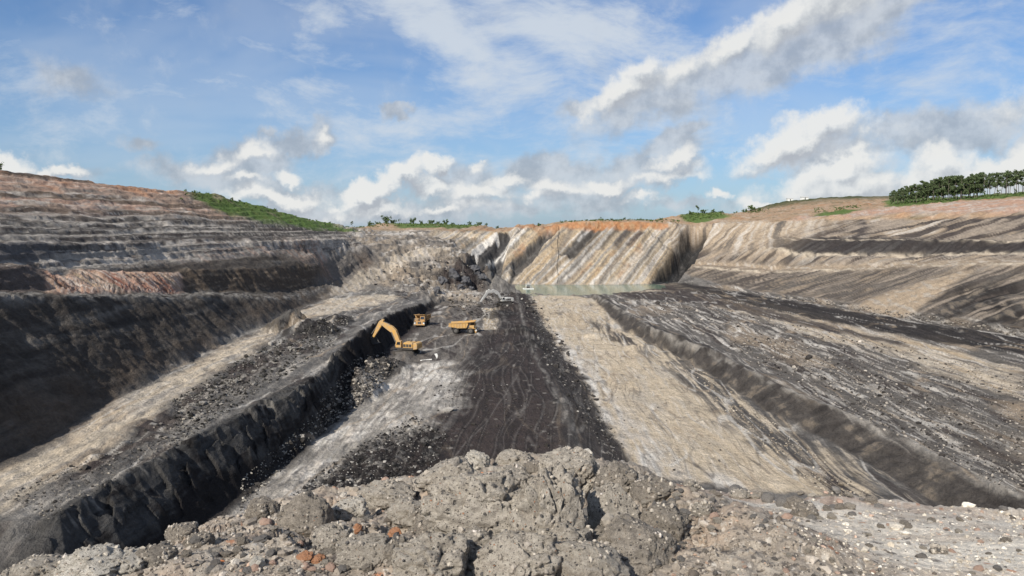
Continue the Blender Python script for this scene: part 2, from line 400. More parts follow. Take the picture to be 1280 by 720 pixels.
def hit(pp, fn=base, rmin=40, rmax=1500, n=900):
    """where pixel rays meet the ground (used to survey positions on the terrain)"""
    pp = np.array(pp, float)
    rr = np.geomspace(rmin, rmax, n)
    D = np.array([ray(a, b) for a, b in pp]); D /= np.hypot(D[:, 0], D[:, 1])[:, None]
    X = D[:, 0:1] * rr; Yy = D[:, 1:2] * rr; Zr = D[:, 2:3] * rr
    g = fn(X, Yy) - Zr
    below = g >= 0
    j = np.where(below.any(1), below.argmax(1), n - 1)
    j = np.maximum(j, 1); i = np.arange(len(pp))
    g0, g1 = g[i, j - 1], g[i, j]
    t = np.clip(np.where(g1 - g0 != 0, -g0 / (g1 - g0 + 1e-12), 0), 0, 1)
    r = rr[j - 1] + (rr[j] - rr[j - 1]) * t
    return np.stack([D[:, 0] * r, D[:, 1] * r, D[:, 2] * r], 1)

def poly_mask(x, y, poly, feather, nz=0.0, ns=10.0, seed=3):
    """soft mask of a plan polygon, its edge roughened by noise of amplitude nz metres"""
    P = np.asarray(poly)[:, :2]
    x0, y0 = P.min(0) - feather - nz; x1, y1 = P.max(0) + feather + nz
    m = np.zeros(x.shape)
    k = (x > x0) & (x < x1) & (y > y0) & (y < y1)
    if not k.any(): return m
    xx, yy = x[k], y[k]
    d = np.full(xx.shape, 1e9); ins = np.zeros(xx.shape, bool)
    for i in range(len(P)):
        a, b = P[i - 1], P[i]
        e = b - a; ll = (e * e).sum() + 1e-9
        t = np.clip(((xx - a[0]) * e[0] + (yy - a[1]) * e[1]) / ll, 0, 1)
        d = np.minimum(d, np.hypot(xx - a[0] - e[0] * t, yy - a[1] - e[1] * t))
        c = ((a[1] > yy) != (b[1] > yy)) & (xx < (b[0] - a[0]) * (yy - a[1]) / (b[1] - a[1] + 1e-12) + a[0])
        ins ^= c
    sd = np.where(ins, d, -d)
    if nz: sd = sd + nz * fbm(xx / ns, yy / ns, 4, seed)
    m[k] = sst(-feather, feather, sd)
    return m
def region(px):
    q = []
    for i in range(len(px)):
        a, b = px[i - 1], px[i]
        n = max(1, int(math.hypot(b[0] - a[0], b[1] - a[1]) / 40))
        for k in range(n): q.append((a[0] + (b[0] - a[0]) * k / n, a[1] + (b[1] - a[1]) * k / n))
    return hit(q)[:, :2]

def line_mask(x, y, px, w, nz=0.0):
    P = hit(np.concatenate([np.stack([np.linspace(a[0], b[0], 9)[:-1], np.linspace(a[1], b[1], 9)[:-1]], 1) for a, b in zip(px[:-1], px[1:])] + [np.array([px[-1]], float)]))[:, :2]
    m = np.zeros(x.shape); x0, y0 = P.min(0) - 3 * w; x1, y1 = P.max(0) + 3 * w
    k = (x > x0) & (x < x1) & (y > y0) & (y < y1)
    xx, yy = x[k], y[k]; d = np.full(xx.shape, 1e9)
    for a, b in zip(P[:-1], P[1:]):
        e = b - a; t = np.clip(((xx - a[0]) * e[0] + (yy - a[1]) * e[1]) / ((e * e).sum() + 1e-9), 0, 1)
        d = np.minimum(d, np.hypot(xx - a[0] - e[0] * t, yy - a[1] - e[1] * t))
    m[k] = np.exp(-((d + nz * fbm(xx / 5, yy / 5, 3, 19)) / w) ** 2)
    return m

# plan regions used by both relief and colour
RG = {}
def reg(name, px): RG[name] = region(px)
reg('sand', [(664, 370), (700, 369), (742, 374), (781, 414), (858, 448), (953, 518), (1044, 573), (1095, 622), (1060, 626), (950, 612), (800, 592), (790, 582), (735, 490), (682, 410)])
reg('sandwhite', [(684, 410), (700, 410), (745, 470), (790, 520), (850, 585), (930, 612), (800, 592), (790, 582), (735, 490)])
reg('sanddark', [(850, 452), (900, 474), (953, 518), (1044, 573), (1098, 620), (1050, 622), (985, 585), (930, 545), (890, 505), (858, 478)])
reg('platform', [(560, 478), (585, 440), (612, 405), (618, 376), (646, 366), (661, 370), (682, 410), (735, 490), (790, 582), (700, 585), (600, 590), (540, 605), (440, 640), (350, 650), (385, 605), (440, 565), (545, 520)])
reg('smooth', [(470, 590), (455, 545), (520, 500), (560, 470), (640, 470), (690, 520), (692, 575), (600, 588)])
reg('rubble', [(330, 660), (400, 590), (450, 555), (520, 520), (560, 545), (540, 600), (450, 640)])
reg('pale', [(300, 650), (400, 552), (470, 500), (500, 458), (560, 447), (580, 475), (570, 515), (460, 555), (400, 600), (350, 655)])
reg('tracks', [(545, 380), (618, 368), (622, 400), (600, 425), (570, 470), (520, 470), (500, 440)])
reg('rpale', [(606, 386), (622, 388), (620, 412), (604, 412)])
reg('cream', [(0, 590), (60, 560), (130, 513), (215, 470), (300, 427), (370, 392), (412, 374), (470, 368), (500, 370), (440, 388), (370, 402), (310, 442), (215, 498), (130, 560), (0, 640)])
reg('puddle', [(350, 410), (395, 402), (396, 407), (350, 416)])
reg('benchdark', [(216, 500), (330, 440), (400, 402), (430, 395), (420, 410), (340, 462), (230, 530), (120, 590), (60, 620), (100, 570)])
reg('facestrip', [(470, 392), (520, 373), (540, 374), (481, 399), (430, 440), (400, 470), (380, 470)])
reg('cream2', [(850, 360), (930, 372), (1060, 402), (1160, 432), (1280, 462), (1280, 500), (1130, 455), (1000, 415), (900, 384)])
reg('road2', [(828, 354), (860, 355), (1000, 379), (1150, 404), (1280, 424), (1290, 446), (1130, 421), (990, 394), (850, 362)])
reg('road3', [(760, 366), (830, 360), (900, 372), (990, 396), (1130, 430), (1130, 434), (990, 405), (880, 380), (780, 372)])
reg('flowleft', [(400, 372), (440, 345), (490, 320), (550, 308), (575, 315), (520, 325), (500, 332), (455, 358), (430, 368)])
reg('coalblocks', [(545, 345), (575, 325), (600, 324), (608, 345), (608, 360), (560, 362)])
reg('green', [(208, 236), (255, 239), (310, 250), (360, 265), (420, 281), (450, 288), (400, 287), (330, 277), (270, 262), (235, 246)])
reg('rimgreen', [(440, 282), (480, 276), (540, 278), (600, 282), (560, 285), (500, 285)])
reg('greenright', [(852, 270), (875, 264), (905, 268), (915, 272), (890, 276), (860, 278)])
reg('greenright2', [(1020, 268), (1060, 262), (1075, 264), (1050, 269), (1020, 272)])
reg('greentrees', [(1107, 252), (1200, 243), (1295, 234), (1295, 245), (1200, 252), (1109, 260)])
reg('redface', [(60, 343), (140, 342), (225, 342), (225, 366), (140, 368), (62, 368)])
reg('brownface', [(222, 338), (300, 337), (398, 332), (405, 345), (370, 362), (225, 366)])
reg('brownface0', [(-120, 330), (60, 335), (58, 366), (-120, 366)])
reg('greyface', [(-120, 300), (60, 302), (66, 325), (-120, 328)])
reg('slab1', [(582, 328), (622, 293), (641, 291), (634, 303), (600, 345)])
reg('slab2', [(612, 355), (674, 293), (684, 287), (700, 286), (668, 322), (642, 350)])
reg('slab3', [(812, 356), (842, 318), (862, 284), (888, 283), (872, 318), (846, 352)])
reg('slab4', [(700, 320), (736, 281), (750, 280), (718, 318)])
reg('darkC', [(957, 312), (961, 297), (1100, 299), (1280, 302), (1420, 298), (1420, 316), (1280, 318), (1040, 321)])
reg('darkD', [(1060, 270), (1200, 268), (1400, 262), (1400, 296), (1120, 300), (1040, 292)])
reg('pileR', [(1060, 384), (1100, 372), (1200, 340), (1215, 340), (1160, 378), (1130, 398)])
reg('blackR', [(1140, 398), (1200, 360), (1290, 345), (1290, 418), (1170, 404)])
reg('pinkR', [(1000, 272), (1100, 262), (1180, 254), (1280, 248), (1400, 240), (1400, 262), (1280, 266), (1100, 269), (990, 275)])

WATER_Z = -37.25
def zones(x, y, B):
    Rr = np.hypot(x, y)
    near = 1 - sst(13, 30, Rr)
    lw = np.interp(y, [0, 90, 118, 150, 196, 250, 300, 340], [-63, -62, -65, -69, -73, -75, -75, -70])
    left = sst(2, -2, x - lw) * (1 - near) * sst(420, 380, y + (x + 70) * .8)
    rf = np.interp(y, [60, 150, 240, 276, 327, 399, 470, 510], [190, 180, 167, 160, 150, 134, 122, 115])
    right = sst(-1, 2, x - rf) * (1 - near)
    fw = np.interp(x, [-60, -30, 0, 55, 90, 115], [500, 478, 486, 481, 487, 505])
    far = sst(-2, 2, y - fw) * sst(-62, -45, x) * (1 - right)
    return near, left, right, far

MOUNDS = [(-72 + 9, 208, 5.0, 7, 10), (-55, 200, 3.4, 9, 12), (-54.5, 226, 2.0, 6, 14), (-31, 186, 3.0, 6, 10), (-33.5, 160, 5.5, 6, 13), (-35, 178, 4.5, 5, 9), (-30, 203, 1.8, 4, 5), (0, 324, 2.4, 13, 12), (-6, 300, 1.6, 8, 16),
          (2.5, 250, 2.4, 5, 8), (6, 222, 1.4, 6, 8), (38, 255, 1.6, 5, 6), (42, 238, 1.4, 6, 6), (30, 262, 1.6, 5, 5), (68, 300, 1.2, 6, 18), (82, 260, 1.5, 8, 14), (12, 140, 1.6, 6, 14), (-8, 98, 1.6, 9, 9), (-45, 250, 1.2, 5, 12)]
SMOOTH_AZ = None
def height(x, y, full=False):
    x = np.asarray(x, np.float64); y = np.asarray(y, np.float64)
    Rr = np.hypot(x, y)
    wamp = np.clip((Rr - 30) / 90, 0, 1) * sst(3000, 900, Rr)
    wx = (2.2 * fbm(x / 22, y / 22, 3, 11) + 0.7 * fbm(x / 4.2, y / 4.2, 3, 12)) * wamp
    wy = (2.2 * fbm(x / 22, y / 22, 3, 21) + 0.9 * fbm(x / 4.2, y / 4.2, 3, 22)) * wamp
    B = base(x + wx, y + wy)
    near, left, right, far = zones(x, y, B)
    mid = (1 - near) * sst(25, 80, Rr)
    z = B.copy()
    # horizontal terraces of the left slope
    lt = left * sst(-13, -6, B) * sst(560, 430, y)
    hs = 1.9
    q = (B + 1.0 * fbm(x / 60, y / 60, 2, 31)) / hs
    fr = q - np.floor(q)
    st = np.floor(q) + sst(.5, .72, fr) * .8 + fr * .2
    z = z + lt * .55 * (st - q) * hs
    # gullies down walls
    wall_l = left * sst(2.0, 0.4, B + 12.0) * 1.0
    gl = fbm(y / 3.2 + .15 * x, x / 30 + B / 14, 4, 41, ridge=True)
    z = z + left * (gl * .16 + fbm(x / 8, y / 14, 4, 42) * (.8 - .45 * sst(-12, -6, B)) + .35 * fbm(x / 1.4, y / 3, 3, 55))
    crf = np.interp(y, [70, 94, 110, 141, 170, 201, 239, 284, 341], [-43, -41, -39, -35.2, -37.5, -39.5, -40, -39, -36])
    z = z + mid * sst(3.5, 1.0, np.abs(x - crf)) * sst(60, 80, y) * sst(345, 330, y) * ((worley(y / 2.3 + .4 * gn(x / 2, y / 2, 91), x / 2.2, 92)[1] % 23 / 23.0 - .5) * 1.3 + .7 * fbm(y / 6, x / 4, 4, 58))
    # fins of the red face
    rfm = poly_mask(x, y, RG['redface'], 1.5)
    z = z + rfm * (fbm(y / 2.6, x / 60, 2, 47, ridge=True) * 1.6)
    # far wall: inclined beds standing proud of each other
    t = x - (B + 37) * 1.12 + 1.2 * fbm(x / 14, (B) / 9, 3, 43)
    bed = 0
    for w_, am, sd in ((6.5, 2.6, 1), (2.4, 1.1, 2)):
        tw = t / w_ + .45 * gn(t / w_ / 3, B / 40, 44 + sd); ci = np.floor(tw); cf_ = tw - ci
        ha = PERM[(ci.astype(np.int64) * 7 + sd * 77) & 4095] / 4096.0; hb = PERM[((ci.astype(np.int64) + 1) * 7 + sd * 77) & 4095] / 4096.0
        bed = bed + am * (ha + (hb - ha) * sst(.8, 1.0, cf_) - .5)
    bed = bed + .7 * fbm(x / 3, B / 3, 3, 49)
    z = z + far * sst(500, 510, 505 + (B + 37) * .3) * 0 + far * sst(-37.5, -33, B) * sst(6, 0, B) * bed
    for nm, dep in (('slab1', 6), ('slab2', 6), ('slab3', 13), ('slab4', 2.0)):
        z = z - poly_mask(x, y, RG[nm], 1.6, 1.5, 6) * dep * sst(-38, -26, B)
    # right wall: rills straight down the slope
    gr = fbm(y / 8.0 + .35 * x / 8, x / 50, 2, 46, ridge=True)
    z = z + right * sst(-35, -31, B) * (gr * 1.0 + fbm(x / 10, y / 10, 4, 48) * 1.1)
    # floor roughness, stretched along the strips
    fl = mid * (1 - left) * (1 - right) * (1 - far)
    u = x - 0.03 * y
    sm = np.maximum(poly_mask(x, y, RG['smooth'], 3, 2), poly_mask(x, y, RG['platform'], 3, 2) * .55)
    z = z + fl * (fbm(u / 5, y / 18, 4, 51) * .75 + fbm(x / 2.2, y / 2.6, 3, 52) * .28) * (1 - .75 * np.maximum(sm, poly_mask(x, y, RG['sand'], 2, 2)))
    rg = (x > 66) & (x < 185)
    z = z + fl * sst(60, 75, x) * fbm((u + 3 * fbm(x / 40, y / 40, 2, 5)) / 3.2, y / 30, 4, 53, ridge=True) * .55
    # left bench and coal rubble: coarse blocks
    lb = fl * sst(-36, -40, x) * sst(360, 320, y)
    f1, _ = worley(x / 2.4 + fbm(x / 3, y / 3, 2, 6) * .4, y / 3.2, 4)
    bd = poly_mask(x, y, RG['benchdark'], 3, 3)
    z = z + lb * (.25 + .75 * bd) * (.55 - f1) * 1.0
    ru = poly_mask(x, y, RG['rubble'], 4, 4)
    f2, _ = worley(x / 1.1, y / 1.3, 5)
    z = z + ru * (.5 - f2) * .7
    for (mx, my, mh, ax, ay) in MOUNDS:
        d = np.hypot((x - mx) / ax, (y - my) / ay)
        k = d < 1.3
        if k.any():
            nn = fbm(x[k] / 3.3, y[k] / 3.3, 4, 61)
            z[k] += mh * np.clip(1 - d[k] + .25 * nn, 0, 1) ** .9 * (1 + .2 * nn)
    # coal blocks and ground between them
    cb = np.maximum(poly_mask(x, y, RG['coalblocks'], 3, 3), sst(-95, -80, x) * sst(-10, -20, x) * sst(330, 350, y) * sst(500, 450, y) * sst(-3, -9, B) * .28)
    f3, id3 = worley(x / 7 + .2 * gn(x / 5, y / 5, 9), y / 9, 6)
    z = z + cb * ((id3 % 17) / 17.0 - .45) * 5.5 + cb * fbm(x / 4, y / 4, 4, 62) * 1.4
    mlz = sst(-4, -10, x) * sst(345, 370, y + .25 * (x + 70)) * sst(560, 520, y) * (1 - left) * (1 - far)
    q2 = (B + 2.2 * fbm(x / 16, y / 22, 3, 65)) / 2.6; f_ = q2 - np.floor(q2)
    z = z + mlz * ((np.floor(q2) + sst(.55, .8, f_)) - q2) * 2.2 + mlz * fbm(x / 2.6, y / 4, 4, 66) * .9
    # hills
    hl = mid * sst(-2, 4, B) * sst(2600, 1400, Rr)
    z = z + hl * fbm(x / 22, y / 22, 5, 63) * 1.6
    z = z + sst(700, 1300, Rr) * sst(5000, 2500, Rr) * fbm(x / 300, y / 300, 3, 64) * 5
    # near spoil heap: rounded clods on clods
    k = Rr < 32
    if k.any():
        xn, yn = x[k], y[k]; nr = near[k]
        md = sst(-4.2, -2.6, xn) * sst(2.7, 1.6, xn + .12 * (yn - 6)) * sst(3.6, 5.0, yn)
        wxn = xn + .25 * fbm(xn * 1.3, yn * 1.3, 3, 71); wyn = yn + .25 * fbm(xn * 1.3, yn * 1.3, 3, 72)
        h = 0
        for s_, a_, sd in ((1.05, .30, 73), (.45, .15, 74), (.17, .06, 75), (.07, .022, 76)):
            f, i_ = worley(wxn / s_, wyn / s_, sd)
            h = h + a_ * np.sqrt(np.clip(1 - (f / .85) ** 2, 0, 1)) * (.4 + .6 * (i_ % 13) / 13)
        h = h + .05 * fbm(xn * 5, yn * 5, 4, 77)
        fine = .035 * fbm(xn * 1.4, yn * 1.4, 4, 78) + .012 * fbm(xn * 9, yn * 9, 4, 79)
        lm = sst(-1.9, -3.2, xn) * .5 + .12 * sst(2.2, 3.2, xn)
        z[k] += nr * ((md * (1 - .55 * sst(-1.6, -3.0, xn))) * (h - .12) + fine * 1.6 + .2 * lm * h)
        far_slope = (1 - sst(10, 16, yn)) 
        z[k] += 0
        z[k] += nr * sst(7, 10.5, yn) * sst(1.2, 3, xn) * .30 * fbm(xn / 2.2, yn / 1.5, 4, 83)
    z = z + sst(14, 40, Rr) * (1 - sst(60, 90, Rr)) * fbm(x / 5, y / 5, 4, 80) * .8
    if full: return z, B, near, left, right, far, t
    return z

# ------------------------------------------------------------------ the ground sheet (finer where the photograph looks)
def build_ground():
    DEG = 0.078
    az_in = np.arange(-41, 41.0001, DEG)
    k = 46
    ext = 41 + (180 - 41) * (np.arange(1, k + 1) / k) ** 1.5
    az = np.radians(np.concatenate([-ext[::-1][0:], az_in, ext]))
    NR = 860
    rr = np.geomspace(1.2, 11500, 2600)
    azc = np.radians(np.concatenate([[-180], np.arange(-41, 41.1, 1.0), [180]]))
    X = np.sin(azc)[:, None] * rr; Yc = np.cos(azc)[:, None] * rr
    Bc = base(X, Yc)
    dep = Bc / rr                       # tangent of elevation
    d = np.abs(np.diff(dep, axis=1))
    vis = np.maximum.accumulate(dep, axis=1)[:, :-1]
    hidden = (dep[:, 1:] < vis - 0.004)
    hidden[(rr[1:] < 4)[None, :].repeat(len(azc), 0)] = True
    lr = np.diff(np.log(rr))[None, :]
    wgt = np.where(hidden, d * .12, d) + lr * 0.010 + (np.diff(np.minimum(rr, 700)) / 700 * .05)[None, :]
    # steepness: make sure walls get rows
    c = np.concatenate([np.zeros((len(azc), 1)), np.cumsum(wgt, 1)], 1); c /= c[:, -1:]
    tt = np.linspace(0, 1, NR)
    Rc = np.array([np.interp(tt, c[i], rr) for i in range(len(azc))])
    ker = np.array([1, 2, 3, 2, 1.]); ker /= ker.sum()
    Lr = np.log(Rc); Ls = Lr.copy()
    Ls[2:-2] = sum(ker[j] * Lr[j:len(Lr) - 4 + j] for j in range(5))
    # interpolate across azimuth
    Rg = np.empty((len(az), NR))
    for j in range(NR): Rg[:, j] = np.exp(np.interp(az, azc, Ls[:, j]))
    X = np.sin(az)[:, None] * Rg; Yg = np.cos(az)[:, None] * Rg
    return X, Yg, len(az), NR

GXY = build_ground()
X_, Y_, NA, NR = GXY
Zg, Bg, near, left, right, far, tbed = height(X_, Y_, True)
print("height", time.time() - T0)

# quick lookup of the finished surface, for everything that stands on it
LRT = np.linspace(math.log(1.3), math.log(1500), 3600)
_az = np.arctan2(X_[:, 300], Y_[:, 300]); _o = np.argsort(_az); _az = _az[_o]
_lr = np.log(np.hypot(X_, Y_))[_o]
ZT = np.array([np.interp(LRT, _lr[i], Zg[_o[i]]) for i in range(len(_o))])
def hfast(x, y):
    x = np.asarray(x, float); y = np.asarray(y, float)
    a = np.interp(np.arctan2(x, y), _az, np.arange(len(_az))); b_ = np.interp(np.log(np.hypot(x, y) + 1e-9), LRT, np.arange(len(LRT)))
    i = np.clip(a.astype(int), 0, len(_az) - 2); j = np.clip(b_.astype(int), 0, len(LRT) - 2); a = a - i; b_ = b_ - j
    return (ZT[i, j] * (1 - a) + ZT[i + 1, j] * a) * (1 - b_) + (ZT[i, j + 1] * (1 - a) + ZT[i + 1, j + 1] * a) * b_

# ------------------------------------------------------------------ colour of the ground (materials' own colours)
C = dict(coal=(.020, .018, .018), coal2=(.045, .036, .034), brown=(.075, .056, .045), dgrey=(.085, .080, .076), grey=(.16, .15, .138), lgrey=(.30, .28, .25),
         pale=(.46, .42, .37), white=(.60, .57, .52), sand=(.43, .35, .245), ochre=(.36, .265, .16), cream=(.52, .445, .345), tan=(.34, .27, .195), pink=(.42, .27, .20),
         rust=(.36, .17, .075), red=(.25, .11, .08), green=(.085, .14, .035), dgreen=(.03, .05, .015))
C = {k: np.array(v) for k, v in C.items()}
def colour(x, y, z, B, near, left, right, far, t):
    sh = x.shape
    col = np.empty(sh + (3,)); col[:] = C['grey']
    def lay(c, m):
        c = C[c] if isinstance(c, str) else c
        m = np.clip(m, 0, 1)[..., None]
        col[...] = col * (1 - m) + c * m
    def P(n, f=2, nz=2, ns=9, seed=3): return poly_mask(x, y, RG[n], f, nz, ns, seed)
    u = x - .03 * y
    wob = 3 * fbm(x / 30, y / 45, 3, 101)
    s1 = fbm((u + wob) / 1.6, y / 34, 4, 102)         # long streaks
    s2 = fbm((u + wob) / 5.0, y / 60, 4, 103)
    n1 = fbm(x / 14, y / 14, 5, 104); n2 = fbm(x / 2.4, y / 8.5, 4, 105); n3 = fbm(x / .7, y / 2.6, 3, 106)
    f1, i1 = worley(x / 1.3, y / 1.5, 107); rnd = (i1 % 97) / 97.0
    # --- general floor
    lay('dgrey', sst(-.1, .35, n1 + s1 * .5))
    lay('lgrey', .6 * sst(.15, .5, n2 + .4 * s1))
    # sand strip
    m = P('sand', 1.5, 3, 10)
    lay('sand', m); lay('cream', m * sst(-.1, .5, n1 + s2) * .8); lay('ochre', m * .75 * sst(.05, .45, fbm(x / 18, y / 30, 4, 108)))
    lay('lgrey', m * .75 * sst(.08, .4, fbm(x / 9, y / 26, 4, 109) + .3 * s1)); lay('dgrey', m * .5 * sst(.25, .5, s1 + .3 * n2))
    lay('white', m * .5 * sst(.22, .42, fbm((u + wob) / .9, y / 22, 3, 110))); lay('grey', m * .4 * sst(.15, .4, fbm(x / 5, y / 30, 4, 113))); lay('cream', m * .45)
    w = P('sandwhite', 3, 4); lay('pale', w * .85 * sst(-.4, .1, s1 + n2 * .6)); lay('white', w * .9 * sst(.0, .3, s1 + n1 * .4)); lay('grey', w * .7 * sst(.2, .45, n2))
    w = P('sanddark', 3, 5); lay('dgrey', w * sst(-.35, .0, s1 + n2 * .4)); lay('coal2', w * .7 * sst(.0, .4, s2 + n2 * .5)); lay('sand', w * .7 * sst(.2, .35, s1))
    # platform
    m = P('platform', 1.5, 6, 14); lay('coal2', m); lay(np.array((.07, .064, .06)), m * .7 * sst(.0, .5, n1 + s1 * .5)); lay('coal', m * .45 * sst(.1, .4, n2 + .4 * n1))
    m2 = P('smooth', 4, 5); lay(np.array((.050, .039, .036)), m2 * .9)
    slope = m * sst(7.5, 10, x) * sst(420, 300, y); lay(np.array((.06, .055, .052)), slope * .6); lay('lgrey', slope * .5 * sst(.25, .5, s1 + n2 * .5))
    ed = m * np.exp(-((x - np.interp(y, [110, 150, 223, 390], [11, 9.4, 5.2, 2.4])) / .7) ** 2); lay('grey', ed * .8 * sst(-.5, .2, n2))
    ru = P('rubble', 4, 4); lay('coal', ru * .6); lay('coal', ru * sst(.35, .15, rnd)); lay('grey', ru * sst(.72, .9, rnd) * .9); lay('pale', ru * sst(.93, .97, rnd) * sst(.5, .3, f1))
    lay('lgrey', m * sst(.94, .98, rnd) * sst(.42, .3, f1) * .8 * (1 - .6 * m2))
    # tracks
    m = P('tracks', 3, 3); lay(np.array((.125, .112, .10)), m); lay('coal2', m * .85 * sst(.0, .3, fbm((x + .25 * y + 4 * fbm(x / 20, y / 20, 2, 8)) / 2.0, y / 22, 3, 112))); lay('lgrey', m * .55 * sst(.15, .4, s1))
    # pale floor
    m = P('pale', 3, 6, 12); lay('lgrey', m * .9); lay('pale', m * sst(-.25, .25, n1 + n2 * .5 + s1 * .3)); lay('white', m * .9 * sst(.0, .45, s1 + n1)); lay('grey', m * .8 * sst(.12, .35, fbm((u + wob) / 1.4, y / 9, 4, 114)))
    m = P('rpale', 1, 1); lay('sand', m); lay('white', m * sst(0, .3, n3))
    # strip along the foot of the coal face
    cf = np.interp(y, [70, 94, 110, 125, 141, 172, 201, 239, 284, 345], [-38, -37.5, -36.5, -34.5, -34, -36, -37.8, -38.4, -37.5, -35])
    cc = np.interp(y, [70, 94, 110, 141, 170, 201, 239, 284, 341], [-45, -43, -41, -36.5, -39, -41, -41.5, -40.5, -37])
    nn = (1 - near) * sst(60, 70, y) * sst(348, 340, y)
    lay('coal2', nn * sst(cf - .5, cf + .5, x) * sst(cf + 6, cf + 2, x + 2 * n1) * sst(150, 230, y + 30 * n1) * .9)
    lay('coal', nn * sst(cf - 1, cf, x) * sst(cf + 2.6, cf + .8, x + 1.2 * n1) * .9)
    # --- left bench
    lb = nn * sst(cc + .3, cc - .6, x) * (1 - left)
    lay(np.array((.14, .132, .122)), lb); lay('lgrey', lb * .8 * sst(.0, .4, n2 + .5 * s1)); lay('coal2', lb * .85 * sst(.08, .4, n1 + n2 * .6)); lay('pale', lb * sst(.25, .45, s1 + n3 * .4) * .7)
    m = P('benchdark', 3, 4) * lb; lay('coal2', m * sst(-.35, .05, n2 + n1 * .5) * .9); lay('lgrey', m * sst(.75, .9, rnd) * sst(.5, .35, f1))
    m = P('facestrip', 2, 2) * lb; lay('grey', m * .8); lay('lgrey', m * .9 * sst(-.1, .3, s1)); lay('pale', m * .7 * sst(.15, .4, s1))
    m = P('cream', 2, 3); lay('cream', m * .9); lay('pale', m * .7 * sst(.0, .35, s1 + n2 * .3)); lay('tan', m * .7 * sst(.05, .35, s2 + n1 * .4)); lay('grey', m * .6 * sst(.2, .45, n2 + .4 * s1))
    lay(np.array((.32, .31, .29)), P('puddle', 1, 1))
    for (mx, my, mh, ax, ay) in MOUNDS[:4] + MOUNDS[8:12]:
        d = np.hypot((x - mx) / ax, (y - my) / ay); lay('coal', .8 * sst(1.1, .8, d + .3 * n2)); lay('grey', .5 * sst(1.0, .8, d) * sst(.8, .9, rnd))
    # coal face
    fc = nn * sst(cc - 1.2, cc - .2, x) * sst(cf + .8, cf - .3, x)
    lay('coal', fc); drip = fbm(y / 1.1, x / 6, 4, 121)
    lay(np.array((.10, .098, .094)), fc * sst(170, 150, y) * .6 * sst(-.15, .4, .3 * drip + .6 * fbm(B / .7, y / 14, 3, 203) + .4 * fbm(y / 2.2, B / 2.2, 3, 204) + .7 * fbm(y / 14, B / 3, 2, 9) + .09 * (B + 33))); lay('lgrey', fc * sst(165, 150, y) * .7 * sst(.15, .4, .6 * drip + .5 * n2) * sst(-30.4, -28.8, B) * .8)
    # --- right floor
    rf = np.interp(y, [60, 150, 240, 276, 327, 399, 470, 510], [190, 180, 167, 160, 150, 134, 122, 115])
    bx = np.interp(y, [80, 100, 125, 155, 221, 279, 400], [59.5, 59.5, 58, 54, 52, 42.6, 43])
    s1b = s1; s1 = s1 + (fbm((u + wob) / .65, y / 17, 4, 202) - s1) * .65 * sst(230, 130, y)
    m = (1 - near) * (1 - far) * sst(bx + 2, bx + 4.5, x) * sst(rf + 2, rf - 1, x) * sst(60, 75, y) * sst(455, 430, y)
    lay(np.array((.115, .105, .095)), m); lay('coal2', m * .8 * sst(.0, .25, s2 + n1 * .3 + .3 * s1)); lay('lgrey', m * .9 * sst(.0, .22, s1 + .3 * n2 + .2 * n1)); lay('pale', m * .75 * sst(.17, .34, s1 + .2 * n3))
    lay('tan', m * .6 * sst(.1, .4, fbm(x / 22, y / 50, 3, 125)) * sst(.3, .0, s1)); lay('white', m * .6 * sst(.33, .45, s1))
    mb = (1 - near) * sst(bx - 1, bx + .5, x) * sst(bx + 6.5, bx + 4.0, x + 1.5 * n1) * sst(75, 85, y) * sst(405, 390, y)
    gx = fbm((y + .6 * x) / 2.6, x / 16, 4, 126)
    lay(np.array((.062, .055, .05)), mb * .95); lay(np.array((.10, .09, .08)), mb * .5 * sst(.0, .35, gx * .5 + n2)); lay('coal', mb * .5 * sst(.0, -.3, .5 * gx + .6 * n1)); lay('tan', mb * .22 * sst(.25, .45, .6 * gx + n2))
    cr_ = np.interp(y, [80, 100, 116, 137, 162, 212, 255, 395], [65, 65, 64.6, 62.5, 58.5, 56, 48.5, 44]); lay('lgrey', (1 - near) * sst(75, 85, y) * sst(400, 390, y) * np.exp(-((x - cr_ - 1 * n1) / .8) ** 2) * .7 * sst(-.3, .1, n2))
    ft = (1 - near) * sst(bx - 14, bx - 8, x + 4 * s2) * sst(bx + .5, bx - 1, x) * sst(75, 85, y) * sst(330, 290, y); lay('dgrey', ft * .75 * sst(-.1, .15, s1 + .5 * n1)); lay('coal2', ft * .6 * sst(.1, .3, s2 + .5 * s1)); lay('cream', ft * .5 * sst(.08, .25, -s1 + .3 * n2))
    m = P('cream2', 3, 5, 16); lay('cream', m * .8 * sst(-.5, .0, s1 + s2)); lay('pale', m * .7 * sst(.05, .35, s1)); lay('ochre', m * .6 * sst(.05, .3, s2)); lay('grey', m * .7 * sst(.15, .35, s1 * .7 + n2 * .5))
    m = P('road2', 2, 2.5); lay('coal', m * .9); lay('coal2', m * .5 * sst(0, .3, s1)); 
    m = P('road3', 2, 2.5); lay('coal2', m * .85)
    s1 = s1b
    # wheel and drainage tracks: thin winding lines along the strips
    flo = (1 - mb) * (1 - fc) * (1 - near) * (1 - left) * (1 - right) * (1 - far) * sst(70, 85, y) * sst(440, 400, y)
    rdg = sst(200, 330, y)
    for (su, sv, sd, cc_, wd, op) in ((9, 70, 211, 'white', .035, .55), (5, 45, 212, 'dgrey', .04, .5), (14, 90, 213, 'tan', .03, .55), (3.5, 30, 214, 'coal2', .05, .4)):
        q_ = fbm((u + 4 * fbm(x / 35, y / 60, 2, sd + 5)) / su, y / sv, 2, sd)
        lay(cc_, flo * op * sst(wd * (1 + rdg), wd * .3, np.abs(q_)) * sst(-.3, .1, n1) * (1 - .75 * P('platform', 2, 2)))
